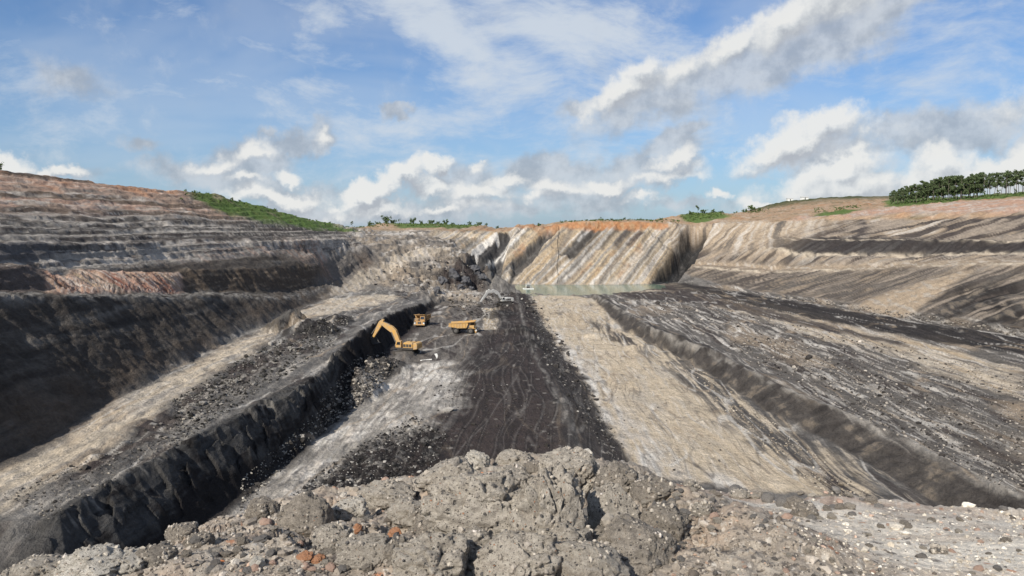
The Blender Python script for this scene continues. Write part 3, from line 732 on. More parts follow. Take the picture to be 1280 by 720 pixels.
    q_ = np.abs(fbm((u + 3 * fbm(x / 20, y / 40, 2, 221)) / 3.2, y / 60, 2, 222)); pm_ = P('platform', 2, 2); lay('grey', pm_ * .35 * sst(.05, .01, q_)); lay('coal', pm_ * .5 * sst(.08, .05, np.abs(q_ - .12)))
    # --- pond shore
    ps = sst(16, 4, np.abs(y - 455) - 20) * sst(0, 12, x) * sst(112, 95, x) * (1 - far)
    lay('cream', ps * .8 * sst(-.3, .2, n1)); lay('dgrey', ps * .8 * sst(.1, .3, n2)); lay('coal2', sst(80, 95, x) * ps)
    # --- left walls and slope
    L0 = left
    steep = None
    drip = fbm(y / 2.0 + .1 * x, x / 5 + B / 4, 4, 131); blot = fbm(x / 26, y / 26, 4, 132)
    lay(np.array((.15, .135, .12)), L0)
    lay(np.array((.15, .11, .08)), L0 * .7 * sst(-.1, .4, blot))
    # strata by level on the upper slope
    lev = B + 1.6 * fbm(x / 70, y / 70, 3, 133) + .5 * fbm(x / 9, y / 9, 3, 134)
    b1 = fbm(lev / 1.5, lev * 0 + .37 + y / 900, 3, 135); b2 = fbm(lev / 3.1, y / 500, 2, 136)
    up = L0 * sst(-12, -9, B)
    lay('lgrey', up * .75 * sst(.02, .3, b1)); lay(np.array((.07, .062, .056)), up * .8 * sst(-.05, -.3, b1)); lay(np.array((.06, .056, .053)), up * .8 * sst(-5.5, -3.5, lev) * sst(3.6, 1.5, lev + 1.5 * n1) * sst(.35, .1, b1))
    lay('lgrey', up * .5 * sst(.22, .4, b1) * sst(.0, .3, n2))
    b3 = fbm((B + .5 * fbm(x / 30, y / 40, 3, 139)) / .42, y / 160, 3, 140)
    lay('lgrey', up * .75 * sst(.10, .17, b3) * sst(-.3, .0, n1)); lay('coal2', up * .75 * sst(-.10, -.17, b3) * sst(.4, .1, n1)); lay('pale', up * .7 * sst(.26, .32, b3) * sst(0, .2, n2 + n1))
    bro = up * sst(3, 7, lev); lay(np.array((.29, .215, .165)), bro * .9 * sst(-.5, .3, b1 + blot)); lay('pink', bro * .75 * sst(.0, .3, b1 + .5 * n1)); lay(np.array((.13, .095, .07)), bro * .75 * sst(-.05, -.3, b1)); lay('pale', bro * .55 * sst(.28, .45, b1 + .4 * n2)); lay('rust', bro * .5 * sst(9, 14, lev) * sst(0, .3, n1 + .3 * n2))
    lay('pale', up * .45 * sst(.3, .5, n2 + .5 * drip + .3 * b1) * sst(14, 2, lev))
    # dark wall below
    for pl in ([(0, 302), (60, 301), (200, 303), (330, 301), (440, 297)], [(0, 271), (100, 276), (200, 281), (300, 284)], [(0, 333), (70, 330), (200, 320), (240, 318)], [(0, 252), (120, 258), (240, 266)], [(0, 238), (100, 243), (200, 252)], [(250, 325), (330, 320), (420, 314), (480, 305)]):
        lay('pale', line_mask(x, y, pl, 1.5, 1.2) * sst(-.3, .15, n2) * .8)
    lay('pink', L0 * line_mask(x, y, [(230, 340), (290, 326), (400, 318)], 5, 6) * .55 * sst(-.1, .2, drip))
    dw = L0 * sst(-9.5, -11.5, B) * sst(330, 290, y)
    lay(np.array((.058, .050, .043)), dw); lay(np.array((.115, .103, .09)), dw * .65 * sst(-.1, .35, .2 * drip + .5 * fbm(y / 3, B / 2, 4, 205) + fbm(lev / 1.6, y / 60, 4, 137))); lay('lgrey', dw * .35 * sst(.1, .5, .25 * drip + .8 * fbm(lev / 2.2, y / 30, 2, 138)) * sst(-26, -16, B)); lay('coal', dw * .5 * sst(.1, .3, fbm(lev / 1.5, y / 80, 3, 177)))
    lay(np.array((.10, .078, .06)), dw * .7 * sst(-20, -26, B) * sst(-.3, .2, n1))
    g = L0 * sst(330, 290, y) * np.exp(-((B - np.interp(y, [100, 116, 170, 222, 260], [-10.5, -10.8, -15.6, -20.0, -25])) / 1.1) ** 2); lay('lgrey', g * .8 * sst(-.3, .2, n2 + n3 * .5)); lay('coal', g * sst(.1, .4, n2 - n3 * .5) * .9)
    for nm, c1, c2 in (('brownface', (.085, .066, .05), 'tan'), ('brownface0', (.095, .078, .07), 'brown'), ('greyface', (.105, .10, .10), 'grey')):
        m = P(nm, 1.0, 1.2, 5); lay(np.array(c1), m * .95); lay(c2, m * .4 * sst(.1, .4, .4 * drip + fbm(B / .8, y / 20, 3, 206)))
    m = P('redface', 1.2, 1.5, 5); fin = fbm(y / 1.6, x / 50, 3, 47, ridge=True); lay('red', m * .9); lay('tan', m * sst(-.1, .3, n1)); lay('pink', m * .8 * sst(.1, .5, fin)); lay('pale', m * .75 * sst(.45, .75, fin + .3 * n2)); lay('coal2', m * .7 * sst(0, -.4, fin))
    # --- middle left slope
    ml = (1 - L0) * (1 - near) * (1 - far) * sst(-3, -8, x + 10) * sst(345, 365, y + .25 * (x + 70)) * sst(620, 560, y)
    lay(np.array((.27, .225, .175)), ml * .85); lay('pale', ml * .8 * sst(.0, .35, n1 + n2 * .5)); lay('grey', ml * .8 * sst(.0, .35, fbm(x / 8, y / 16, 4, 141))); lay('dgrey', ml * .8 * sst(.18, .42, n2 + .5 * fbm(x / 20, y / 20, 3, 142)))
    lay('tan', ml * .6 * sst(.05, .4, fbm(x / 25, y / 25, 4, 143)))
    lay('dgrey', ml * .8 * sst(.1, .3, fbm((B + 2.2 * fbm(x / 16, y / 22, 3, 65)) / 1.1, x / 60, 3, 145))); lay('white', ml * .6 * sst(.2, .32, fbm((B + 2.2 * fbm(x / 16, y / 22, 3, 65)) / .9, x / 60 + 5, 3, 146)))
    m = P('flowleft', 2, 3); lay('cream', m * .6); lay('pale', m * .8 * sst(-.1, .3, fbm((x + .5 * y) / 2.4, (y - x) / 30, 3, 144)))
    m = P('coalblocks', 3, 4); lay('coal2', m * .95); lay('grey', m * .7 * sst(.2, .4, n2)); lay('coal', m * .7 * sst(0, .3, n1))
    # --- far wall
    fa = far * sst(-37.6, -36.5, B)
    bc = fbm(t / 3.2, B / 90, 4, 151); bd = fbm(t / 9.0, B / 120 + 4.4, 3, 152); be = fbm(t / 1.3, B / 30, 3, 153)
    lay('tan', fa)
    for w_, sd, op in ((6.5, 1, .75), (2.4, 2, .8)):
        tw = t / w_ + .45 * gn(t / w_ / 3, B / 40, 44 + sd); hq = PERM[(np.floor(tw).astype(np.int64) * 7 + sd * 77 + 1) & 4095] / 4096.0
        for c_, a, b_ in (('sand', 0, .28), ('ochre', .28, .40), ('lgrey', .40, .56), ('pale', .56, .68), ('grey', .68, .80), ('dgrey', .80, .88), ('white', .88, .94)):
            lay(c_, fa * op * ((hq >= a) & (hq < b_)) * sst(-.55, -.1, be + n2 * .5))
    lay('sand', fa * .35 * sst(-.1, .3, bd)); lay('lgrey', fa * .5 * sst(.08, .25, bc + .3 * be)); lay('pale', fa * .6 * sst(.2, .34, bc + .35 * be)); lay('white', fa * .7 * sst(.3, .42, bc + .4 * be))
    lay('dgrey', fa * .75 * sst(-.2, -.34, bc + .2 * be)); lay('ochre', fa * .55 * sst(.1, .4, bd + .3 * n1)); lay('grey', fa * .6 * sst(.15, .4, be + .3 * n2)); lay('rust', fa * .35 * sst(.1, .4, n1) * sst(.1, .3, bd))
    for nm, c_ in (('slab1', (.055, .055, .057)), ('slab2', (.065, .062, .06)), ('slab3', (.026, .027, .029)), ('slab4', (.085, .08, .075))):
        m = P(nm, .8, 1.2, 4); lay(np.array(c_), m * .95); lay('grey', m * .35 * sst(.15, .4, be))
    for pl, w_, c_, o_ in (([(754, 281), (717, 320)], 2.2, (.06, .055, .05), .9), ([(775, 282), (751, 306)], 1.5, (.06, .055, .05), .85), ([(791, 282), (770, 305)], 1.3, (.05, .045, .045), .9), ([(802, 289), (786, 305)], 1.3, (.06, .05, .05), .9), ([(780, 310), (751, 352)], 1.3, (.10, .09, .08), .7),
            ([(717, 283), (690, 330), (672, 352)], 1.4, (.14, .13, .12), .7), ([(640, 294), (602, 338)], 1.5, (.58, .56, .52), .95), ([(655, 290), (628, 318)], 1.4, (.58, .56, .52), .95), ([(621, 293), (580, 327)], 1.5, (.6, .57, .52), .95), ([(735, 318), (700, 355)], 2.0, (.15, .14, .13), .7), ([(830, 290), (800, 330), (780, 355)], 1.2, (.16, .15, .135), .6), ([(740, 283), (722, 300)], 1.0, (.5, .48, .45), .8), ([(768, 284), (730, 325), (705, 350)], 1.2, (.5, .47, .43), .7)):
        lay(np.array(c_), far * o_ * line_mask(x, y, pl, w_ * (.75 if c_[0] > .4 else 1.9), .9) * sst(-.7, -.2, be))
    for zc in (-14, -25): lay('grey', fa * .45 * np.exp(-((B - zc + n1) / .5) ** 2))
    rim = far * sst(-2.2, .6, B + 2.0 * n1 + .2) ; lay('rust', rim * .85); lay('tan', rim * .7 * sst(0, .3, n1)); lay('ochre', rim * .5 * sst(.1, .3, n2))
    # --- right wall
    rw = right
    dr = fbm((y + .35 * x) / 3.6, x / 26, 2, 161) + .25 * fbm(x / 4, y / 7, 3, 164) * sst(-4, -10, B); dr = dr + (1.3 * fbm((y + .35 * x) / 11, x / 40, 2, 165) - dr) * sst(-9, -3, B); dr2 = fbm((y + .35 * x) / 8.5, x / 60, 3, 162)
    lay(np.array((.25, .21, .17)), rw); lay('lgrey', rw * .7 * sst(.0, .3, dr)); lay('tan', rw * .7 * sst(.0, .3, dr2 + .3 * n1)); lay('coal2', rw * .85 * sst(.02, .16, fbm((y + .35 * x) / 6, x / 40, 4, 163) + .4 * dr))
    lo = rw * sst(-14, -20, B + (y - 300) * .03) ; lay(np.array((.085, .074, .065)), lo * .8 * sst(-.4, .1, dr)); lay('dgrey', lo * .6 * sst(.0, .35, dr2)); lay('tan', lo * .5 * sst(.2, .45, dr + .3 * dr2))
    lg = rw * np.exp(-((B - np.interp(y, [240, 281, 338, 430, 515], [-12, -13, -17, -24, -25])) / 1.7) ** 2); lay('tan', lg * .8); lay('pale', lg * .6 * sst(.05, .3, n2))
    m = P('darkC', .8, 1.2, 8); lay(np.array((.034, .030, .030)), m * .97); lay('dgrey', m * .5 * sst(.0, .35, dr))
    m = P('darkD', 5, 6, 16); lay(np.array((.05, .043, .042)), m * .9 * sst(-.35, -.05, dr + dr2)); lay('tan', m * .75 * sst(.15, .3, dr)); lay('pale', m * .6 * sst(.3, .42, dr)); lay('pale', m * .35 * sst(.3, .5, dr))
    m = P('blackR', 5, 6, 16); lay('coal', m * .9 * sst(-.3, .0, dr + n1)); lay('dgrey', m * .6 * sst(.05, .35, dr + .4 * n2)); lay('tan', m * .25 * sst(.3, .5, dr + n2))
    m = P('pileR', 3, 3); lay('tan', m * .9); lay('lgrey', m * .6 * sst(0, .3, n2))
    for pl in ([(957, 311), (1040, 321), (1150, 321), (1280, 318)], [(1140, 301), (1280, 302)], [(961, 299), (1040, 301), (1140, 301)], [(845, 333), (965, 341), (1060, 338), (1137, 334), (1279, 331)], [(985, 276), (1100, 270), (1279, 266)]):
        lay('cream', line_mask(x, y, pl, 1.3, .8) * .75 * sst(-.4, .1, n2))
    bl = right * sst(520, 470, y + 20 * n1) * 0
    # far part of right wall keeps the inclined beds
    fr = right * sst(430, 500, y + .0 * x) * sst(-20, -12, B); lay('tan', fr * .9); lay('pale', fr * .85 * sst(-.05, .2, bc)); lay('dgrey', fr * .85 * sst(-.08, -.25, bc)); lay('ochre', fr * .5 * sst(.1, .3, bd))
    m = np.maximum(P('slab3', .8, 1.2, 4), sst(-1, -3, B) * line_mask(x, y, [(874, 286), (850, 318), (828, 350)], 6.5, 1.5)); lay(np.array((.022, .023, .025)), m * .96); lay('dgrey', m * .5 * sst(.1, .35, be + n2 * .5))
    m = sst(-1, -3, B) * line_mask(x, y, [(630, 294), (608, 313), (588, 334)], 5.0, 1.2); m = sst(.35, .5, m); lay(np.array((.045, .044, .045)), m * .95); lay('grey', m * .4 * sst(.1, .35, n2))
    lay('white', far * sst(.4, .6, line_mask(x, y, [(620, 293), (578, 328)], 2.6, .8)) * .9)
    # --- tops, hills
    hill = (1 - near) * np.maximum(right, np.maximum(far, sst(500, 540, y))) * sst(3.5, 5.5, B + .8 * n1) * sst(420, 440, y + .3 * x * sst(0, 1, x))
    hill = np.maximum(hill, (1 - near) * sst(545, 565, y) * (1 - L0))
    hs = fbm(x / 40, y / 14, 4, 171)
    lay(np.array((.33, .235, .155)), hill); lay('rust', hill * .45 * sst(.0, .4, hs)); lay('tan', hill * .6 * sst(0, .35, fbm(x / 16, y / 8, 4, 172))); lay('pale', hill * .4 * sst(.15, .4, n1)); lay('dgreen', hill * .45 * sst(.12, .35, fbm(x / 20, y / 12, 4, 173)))
    m = P('pinkR', 5, 4, 20); lay('pink', m * .8); lay('pale', m * .75 * sst(-.05, .3, fbm(x / 22, y / 8, 4, 174))); lay('lgrey', m * .5 * sst(0, .3, n1)); lay('rust', m * .25 * sst(.1, .4, n2))
    for nm, f_ in (('green', 4), ('rimgreen', 5), ('greenright', 4), ('greenright2', 4), ('greentrees', 3)):
        m = P(nm, f_, 6, 16); lay('green', m * .95); lay('dgreen', m * .45 * sst(.0, .35, n1 + n2 * .4)); lay(np.array((.12, .13, .045)), m * .5 * sst(.1, .4, n2)); lay('tan', m * .5 * sst(.25, .5, n1))
    # distant country
    dist = sst(760, 900, np.hypot(x, y)); lay('dgreen', dist * .9); lay('tan', dist * .3 * sst(.1, .4, fbm(x / 120, y / 120, 3, 175)))
    bhd = sst(4, -10, y) * sst(20, 60, np.hypot(x, y)); lay('tan', bhd * .7)
    # --- near ground
    k = near > .001
    if k.any():
        xn, yn = x[k], y[k]; mm = near[k]
        c = np.empty(xn.shape + (3,)); c[:] = (.29, .25, .205)
        def ln(cc, m):
            cc = C[cc] if isinstance(cc, str) else np.array(cc)
            m = np.clip(m, 0, 1)[..., None]; c[...] = c * (1 - m) + cc * m
        a1 = fbm(xn * 1.2, yn * 1.2, 5, 181); a2 = fbm(xn * 6, yn * 6, 4, 182); a3 = fbm(xn * .5, yn * .5, 4, 183)
        f, i_ = worley(xn * 22, yn * 22, 184); r_ = (i_ % 101) / 101.0
        f5, i5 = worley(xn * 8, yn * 8, 185); r5 = (i5 % 101) / 101.0
        ln((.36, .325, .275), .7 * sst(-.1, .3, a1)); ln((.18, .16, .14), .6 * sst(.05, .4, a2 + .4 * a3)); ln((.36, .27, .20), .5 * sst(.05, .35, fbm(xn * .9, yn * .9, 3, 186)))
        rg = sst(2.0, 3.2, xn + .4 * a1); ln((.56, .50, .42), rg * .95); ln((.64, .60, .52), rg * .7 * sst(.0, .35, a3 + a1 * .5)); ln((.36, .29, .225), rg * .7 * sst(.0, .35, fbm(xn * .7 + 9, yn * 1.6, 4, 187)))
        ln((.62, .57, .49), rg * .6 * sst(-.2, .2, a3))
        rr_ = sst(1.5, 2.2, xn) * sst(8.3, 9.3, yn + .5 * a1) * sst(6.5, 5, xn); ln((.33, .22, .16), rr_ * .6 * sst(-.3, .2, a1)); ln((.16, .12, .10), rr_ * .6 * sst(.0, .3, a2))
        ln((.07, .062, .058), sst(.78, .84, r_) * sst(.42, .3, f) * .85 * (1 - .6 * rg)); ln((.56, .52, .46), sst(.10, .07, r_) * sst(.42, .3, f) * .7)
        ln((.08, .07, .065), sst(.88, .92, r5) * sst(.33, .25, f5) * .8); ln((.42, .19, .10), sst(.03, .02, r5) * sst(.36, .25, f5) * .8)
        lf = sst(-2.2, -3.2, xn); ln((.40, .34, .28), lf * .5 * sst(0, .3, a1)); 
        # crest of the heap dusted white
        col[k] = col[k] * (1 - mm[..., None]) + c * mm[..., None]
    # grain everywhere
    n3 = n3 * sst(330, 180, np.hypot(x, y)); n2 = n2 * sst(480, 330, np.hypot(x, y))
    calm = np.maximum(P('sand', 2, 2), np.maximum(P('cream', 2, 2), P('smooth', 3, 3)))
    g = 1 + (.20 * n3 + .16 * n2) * (1 - .65 * calm)
    g = g + .14 * (np.random.RandomState(4).rand(*x.shape) - .5)
    far_m = sst(20, 40, np.hypot(x, y))
    col *= (1 + (g - 1) * far_m)[..., None]
    return np.clip(col, .008, .8)
COLR = colour(X_, Y_, Zg, Bg, near, left, right, far, tbed)
print("colour", time.time() - T0)

# ------------------------------------------------------------------ materials
def bsdf_mat(name):
    m = bpy.data.materials.new(name); m.use_nodes = True
    nt = m.node_tree; nt.nodes.clear()
    b = NB(nt)
    out = b.n('ShaderNodeOutputMaterial'); p = b.n('ShaderNodeBsdfPrincipled')
    nt.links.new(p.outputs[0], out.inputs[0])
    return m, b, p
def earth_mat(name, sc1, sc2, amp, bump, bdist, rough=.95, st=1.0):
    m, b, p = bsdf_mat(name)
    at = b.n('ShaderNodeAttribute', attribute_name='Col')
    tc = b.n('ShaderNodeTexCoord')
    P = b.v('MULTIPLY', tc.outputs['Object'], (1, st, 1))
    a = b.noise(P, sc1, 8, .65); c = b.noise(P, sc2, 6, .7)
    f = b.m('ADD', b.m('MULTIPLY', b.m('SUBTRACT', a, .5), amp), b.m('MULTIPLY', b.m('SUBTRACT', c, .5), amp * .9))
    f = b.m('MAXIMUM', b.m('ADD', 1.0, f), .15)
    col = b.v('SCALE', at.outputs['Color'], scale=f)
    b.put(p.inputs['Base Color'], col)
    p.inputs['Roughness'].default_value = rough
    p.inputs['Specular IOR Level'].default_value = .15
    bp = b.n('ShaderNodeBump'); bp.inputs['Strength'].default_value = bump; bp.inputs['Distance'].default_value = bdist
    h = b.m('ADD', a, b.m('MULTIPLY', c, .35))
    b.put(bp.inputs['Height'], h); b.t.links.new(bp.outputs[0], p.inputs['Normal'])
    return m
M_far = earth_mat("pit_earth", .55, 2.6, 1.15, .9, 1.3, st=.6)
M_near = earth_mat("near_earth", 9, 45, 1.0, .8, .05)

def plain(name, col, rough=.6, metal=0, var=.25, scale=2.0, spec=.4):
    m, b, p = bsdf_mat(name)
    tc = b.n('ShaderNodeTexCoord')
    n = b.noise(tc.outputs['Object'], scale, 6, .65)
    f = b.m('ADD', 1 - var * .5, b.m('MULTIPLY', n, var))
    cc = b.v('SCALE', tuple(col), scale=f)
    b.put(p.inputs['Base Color'], cc)
    b.put(p.inputs['Roughness'], rough); p.inputs['Metallic'].default_value = metal
    p.inputs['Specular IOR Level'].default_value = spec
    return m
def dusty_paint(name, col, dust=(.30, .25, .19), amt=.55, rough=.5):
    m, b, p = bsdf_mat(name)
    tc = b.n('ShaderNodeTexCoord'); n = b.noise(tc.outputs['Object'], 1.6, 7, .7)
    n2 = b.noise(tc.outputs['Object'], 9, 4, .7)
    f = b.rng(b.m('ADD', n, b.m('MULTIPLY', n2, .3)), .5, .85, .05, amt)
    b.put(p.inputs['Base Color'], b.mix(f, tuple(col) + (1,), tuple(dust) + (1,)))
    b.put(p.inputs['Roughness'], b.rng(f, 0, .6, rough, .9)); return m

# ------------------------------------------------------------------ object helpers
def tag(o, label=None, cat=None, group=None, kind=None):
    if label: o['label'] = label
    if cat: o['category'] = cat
    if group: o['group'] = group
    if kind: o['kind'] = kind
    return o
def link(name, me, mat=None, parent=None, loc=None):
    o = bpy.data.objects.new(name, me); COL.objects.link(o)
    if mat is not None and me is not None and not me.materials: me.materials.append(mat)
    if parent: o.parent = parent
    if loc is not None: o.location = loc
    return o
def np_mesh(name, V, Fq, cols=None, smooth=True):
    me = bpy.data.meshes.new(name)
    n = Fq.shape[1]
    me.vertices.add(len(V)); me.vertices.foreach_set('co', np.ascontiguousarray(V, np.float32).ravel())
    me.loops.add(Fq.size); me.loops.foreach_set('vertex_index', np.ascontiguousarray(Fq, np.int32).ravel())
    me.polygons.add(len(Fq)); me.polygons.foreach_set('loop_start', np.arange(0, Fq.size, n, dtype=np.int32))
    me.polygons.foreach_set('use_smooth', np.full(len(Fq), smooth))
    me.update(calc_edges=True)
    if cols is not None:
        at = me.attributes.new('Col', 'FLOAT_COLOR', 'POINT')
        cc = np.ones((len(V), 4), np.float32); cc[:, :3] = cols
        at.data.foreach_set('color', cc.ravel())
    return me

# split the sheet into the places one can name
idx = (np.arange(NA)[:, None] * NR + np.arange(NR)[None, :])
nxt = np.roll(idx, -1, axis=0)            # wraps round behind the camera
Q = np.stack([idx[:, :-1], idx[:, 1:], nxt[:, 1:], nxt[:, :-1]], -1).reshape(-1, 4)[:, ::-1]
Vall = np.stack([X_, Y_, Zg], -1).reshape(-1, 3); Call = COLR.reshape(-1, 3)
Rv = np.hypot(Vall[:, 0], Vall[:, 1])
zone = np.zeros(len(Vall), int)           # 0 pit floor
Bf = Bg.ravel(); yv = Vall[:, 1]; xv = Vall[:, 0]
zone[(left.ravel() > .5)] = 2
zone[(right.ravel() > .5)] = 3
zone[(far.ravel() > .5)] = 4
zone[(xv < -12) & (yv > 365) & (left.ravel() < .5) & (far.ravel() < .5)] = 2
zone[(Bf > 4.8) & (yv > 420) & (xv > 0) | (yv > 556) | (Rv > 700) | (yv < -20)] = 5
zone[(Rv < 30)] = 1
cbx = np.interp(yv, [70, 94, 110, 141, 170, 201, 239, 284, 341], [-42, -41, -39, -35.5, -38, -40, -40.5, -39.5, -36.5])
zone[(zone == 0) & (xv < cbx) & (yv < 345) & (yv > 30)] = 6
ZN = {0: 'pit_floor', 1: 'near_ground', 2: 'stepped_slope', 3: 'benched_wall', 4: 'layered_rock_wall', 5: 'hills', 6: 'bench'}
fz = zone[Q[:, 0]]
for k, nm in ZN.items():
    q = Q[fz == k]
    if not len(q): continue
    u, inv = np.unique(q, return_inverse=True)
    me = np_mesh(nm, Vall[u], inv.reshape(-1, 4), Call[u])
    o = link(nm, me, M_near if k == 1 else M_far)
    o['kind'] = 'structure'
print("ground", len(Vall), time.time() - T0)

# pond
m, b, p = bsdf_mat("pond_water")
tc = b.n('ShaderNodeTexCoord'); n = b.noise(tc.outputs['Object'], .25, 5, .6)
b.put(p.inputs['Base Color'], b.mix(b.rng(n, .35, .65), (.17, .22, .15, 1), (.12, .19, .15, 1)))
p.inputs['Roughness'].default_value = .12; p.inputs['IOR'].default_value = 1.33
bp = b.n('ShaderNodeBump'); bp.inputs['Strength'].default_value = .12; bp.inputs['Distance'].default_value = .2
b.put(bp.inputs['Height'], b.noise(tc.outputs['Object'], 1.3, 4, .6)); b.t.links.new(bp.outputs[0], p.inputs['Normal'])
M_water = m
nx, ny = 12, 8
wx = np.linspace(2, 108, nx); wy = np.linspace(405, 512, ny)
V = np.array([[a, c_, WATER_Z] for a in wx for c_ in wy]); q = np.array([[i * ny + j, (i + 1) * ny + j, (i + 1) * ny + j + 1, i * ny + j + 1] for i in range(nx - 1) for j in range(ny - 1)])
tag(link('pond_water', np_mesh('pond_water', V, q), M_water), kind='structure')
# ------------------------------------------------------------------ building blocks
class MB:
    def __init__(s): s.v = []; s.f = []
    def add(s, V, Fc):
        k = len(s.v); s.v += [tuple(p) for p in V]; s.f += [tuple(i + k for i in f) for f in Fc]; return s
    def box(s, x0, x1, y0, y1, z0, z1, tx=0.0, ty=0.0):
        V = [(x0, y0, z0), (x1, y0, z0), (x1, y1, z0), (x0, y1, z0), (x0 + tx, y0 + ty, z1), (x1 - tx, y0 + ty, z1), (x1 - tx, y1 - ty, z1), (x0 + tx, y1 - ty, z1)]
        return s.add(V, [(3, 2, 1, 0), (4, 5, 6, 7), (0, 1, 5, 4), (1, 2, 6, 5), (2, 3, 7, 6), (3, 0, 4, 7)])
    def prism(s, prof, y0, y1, inset=0.0):
        n = len(prof)
        V = [(x, y0, z) for x, z in prof] + [(x, y1, z) for x, z in prof]
        return s.add(V, [tuple(range(n)), tuple(range(2 * n - 1, n - 1, -1))] + [(i, i + n, (i + 1) % n + n, (i + 1) % n) for i in range(n)])
    def beam(s, path, y0, y1):
        """path: (x, z, half depth) swept in the xz plane"""
        up, dn = [], []
        for i, (x, z, h) in enumerate(path):
            a = path[max(0, i - 1)]; b_ = path[min(len(path) - 1, i + 1)]
            dx, dz = b_[0] - a[0], b_[1] - a[1]; l = math.hypot(dx, dz)
            up.append((x - dz / l * h, z + dx / l * h)); dn.append((x + dz / l * h, z - dx / l * h))
        return s.prism(up + dn[::-1], y0, y1)
    def cyl(s, a, b_, r0, r1=None, n=12):
        a = Vector(a); b_ = Vector(b_); r1 = r0 if r1 is None else r1
        d = (b_ - a).normalized(); q = d.to_track_quat('Z', 'Y')
        V = []
        for c, r in ((a, r0), (b_, r1)):
            for i in range(n):
                t = 2 * math.pi * i / n; V.append(c + q @ Vector((math.cos(t) * r, math.sin(t) * r, 0)))
        return s.add(V, [tuple(range(n - 1, -1, -1)), tuple(range(n, 2 * n))] + [(i, (i + 1) % n, (i + 1) % n + n, i + n) for i in range(n)])
    def build(s, name, mat, parent=None, bevel=0.0, smooth=False):
        me = bpy.data.meshes.new(name); me.from_pydata(s.v, [], s.f); me.update()
        bm = bmesh.new(); bm.from_mesh(me); bmesh.ops.recalc_face_normals(bm, faces=bm.faces)
        if bevel:
            bmesh.ops.bevel(bm, geom=[e for e in bm.edges], offset=bevel, segments=1, affect='EDGES', clamp_overlap=True)
        bm.to_mesh(me); bm.free()
        if smooth: me.polygons.foreach_set('use_smooth', [True] * len(me.polygons))
        return link(name, me, mat, parent)
def empty(name, loc, rz=0, sc=1.0):
    o = bpy.data.objects.new(name, None); COL.objects.link(o); o.location = loc; o.rotation_euler = (0, 0, rz); o.scale = (sc,) * 3; o.empty_display_size = .5
    return o
def copy_tree(o, parent=None):
    c = o.copy(); COL.objects.link(c); c.parent = parent
    for ch in list(o.children): copy_tree(ch, c)
    return c
def gz(x, y): return float(hfast(np.array([x]), np.array([y]))[0])
def clearest(x, y, r=2.5):
    a = np.linspace(0, 6.28, 8, endpoint=False)
    return float(np.median(hfast(x + r * np.cos(a), y + r * np.sin(a))))

M_yel = dusty_paint("yellow_paint", (.54, .30, .06), amt=.85)
M_yel2 = dusty_paint("yellow_orange_paint", (.50, .27, .07), amt=.9)
M_lgt = dusty_paint("pale_paint", (.52, .52, .50), (.22, .2, .17), amt=.5)
M_blk = plain("black_rubber", (.022, .021, .02), .8)
M_stl = plain("worn_steel", (.16, .15, .14), .5, .5)
M_dgl = plain("cab_glass", (.02, .025, .03), .08, spec=.6)
M_dst = plain("dark_frame_steel", (.05, .045, .04), .6)
M_whp = plain("white_paint", (.7, .7, .67), .6)
M_rail = plain("grey_rail", (.25, .24, .22), .6)

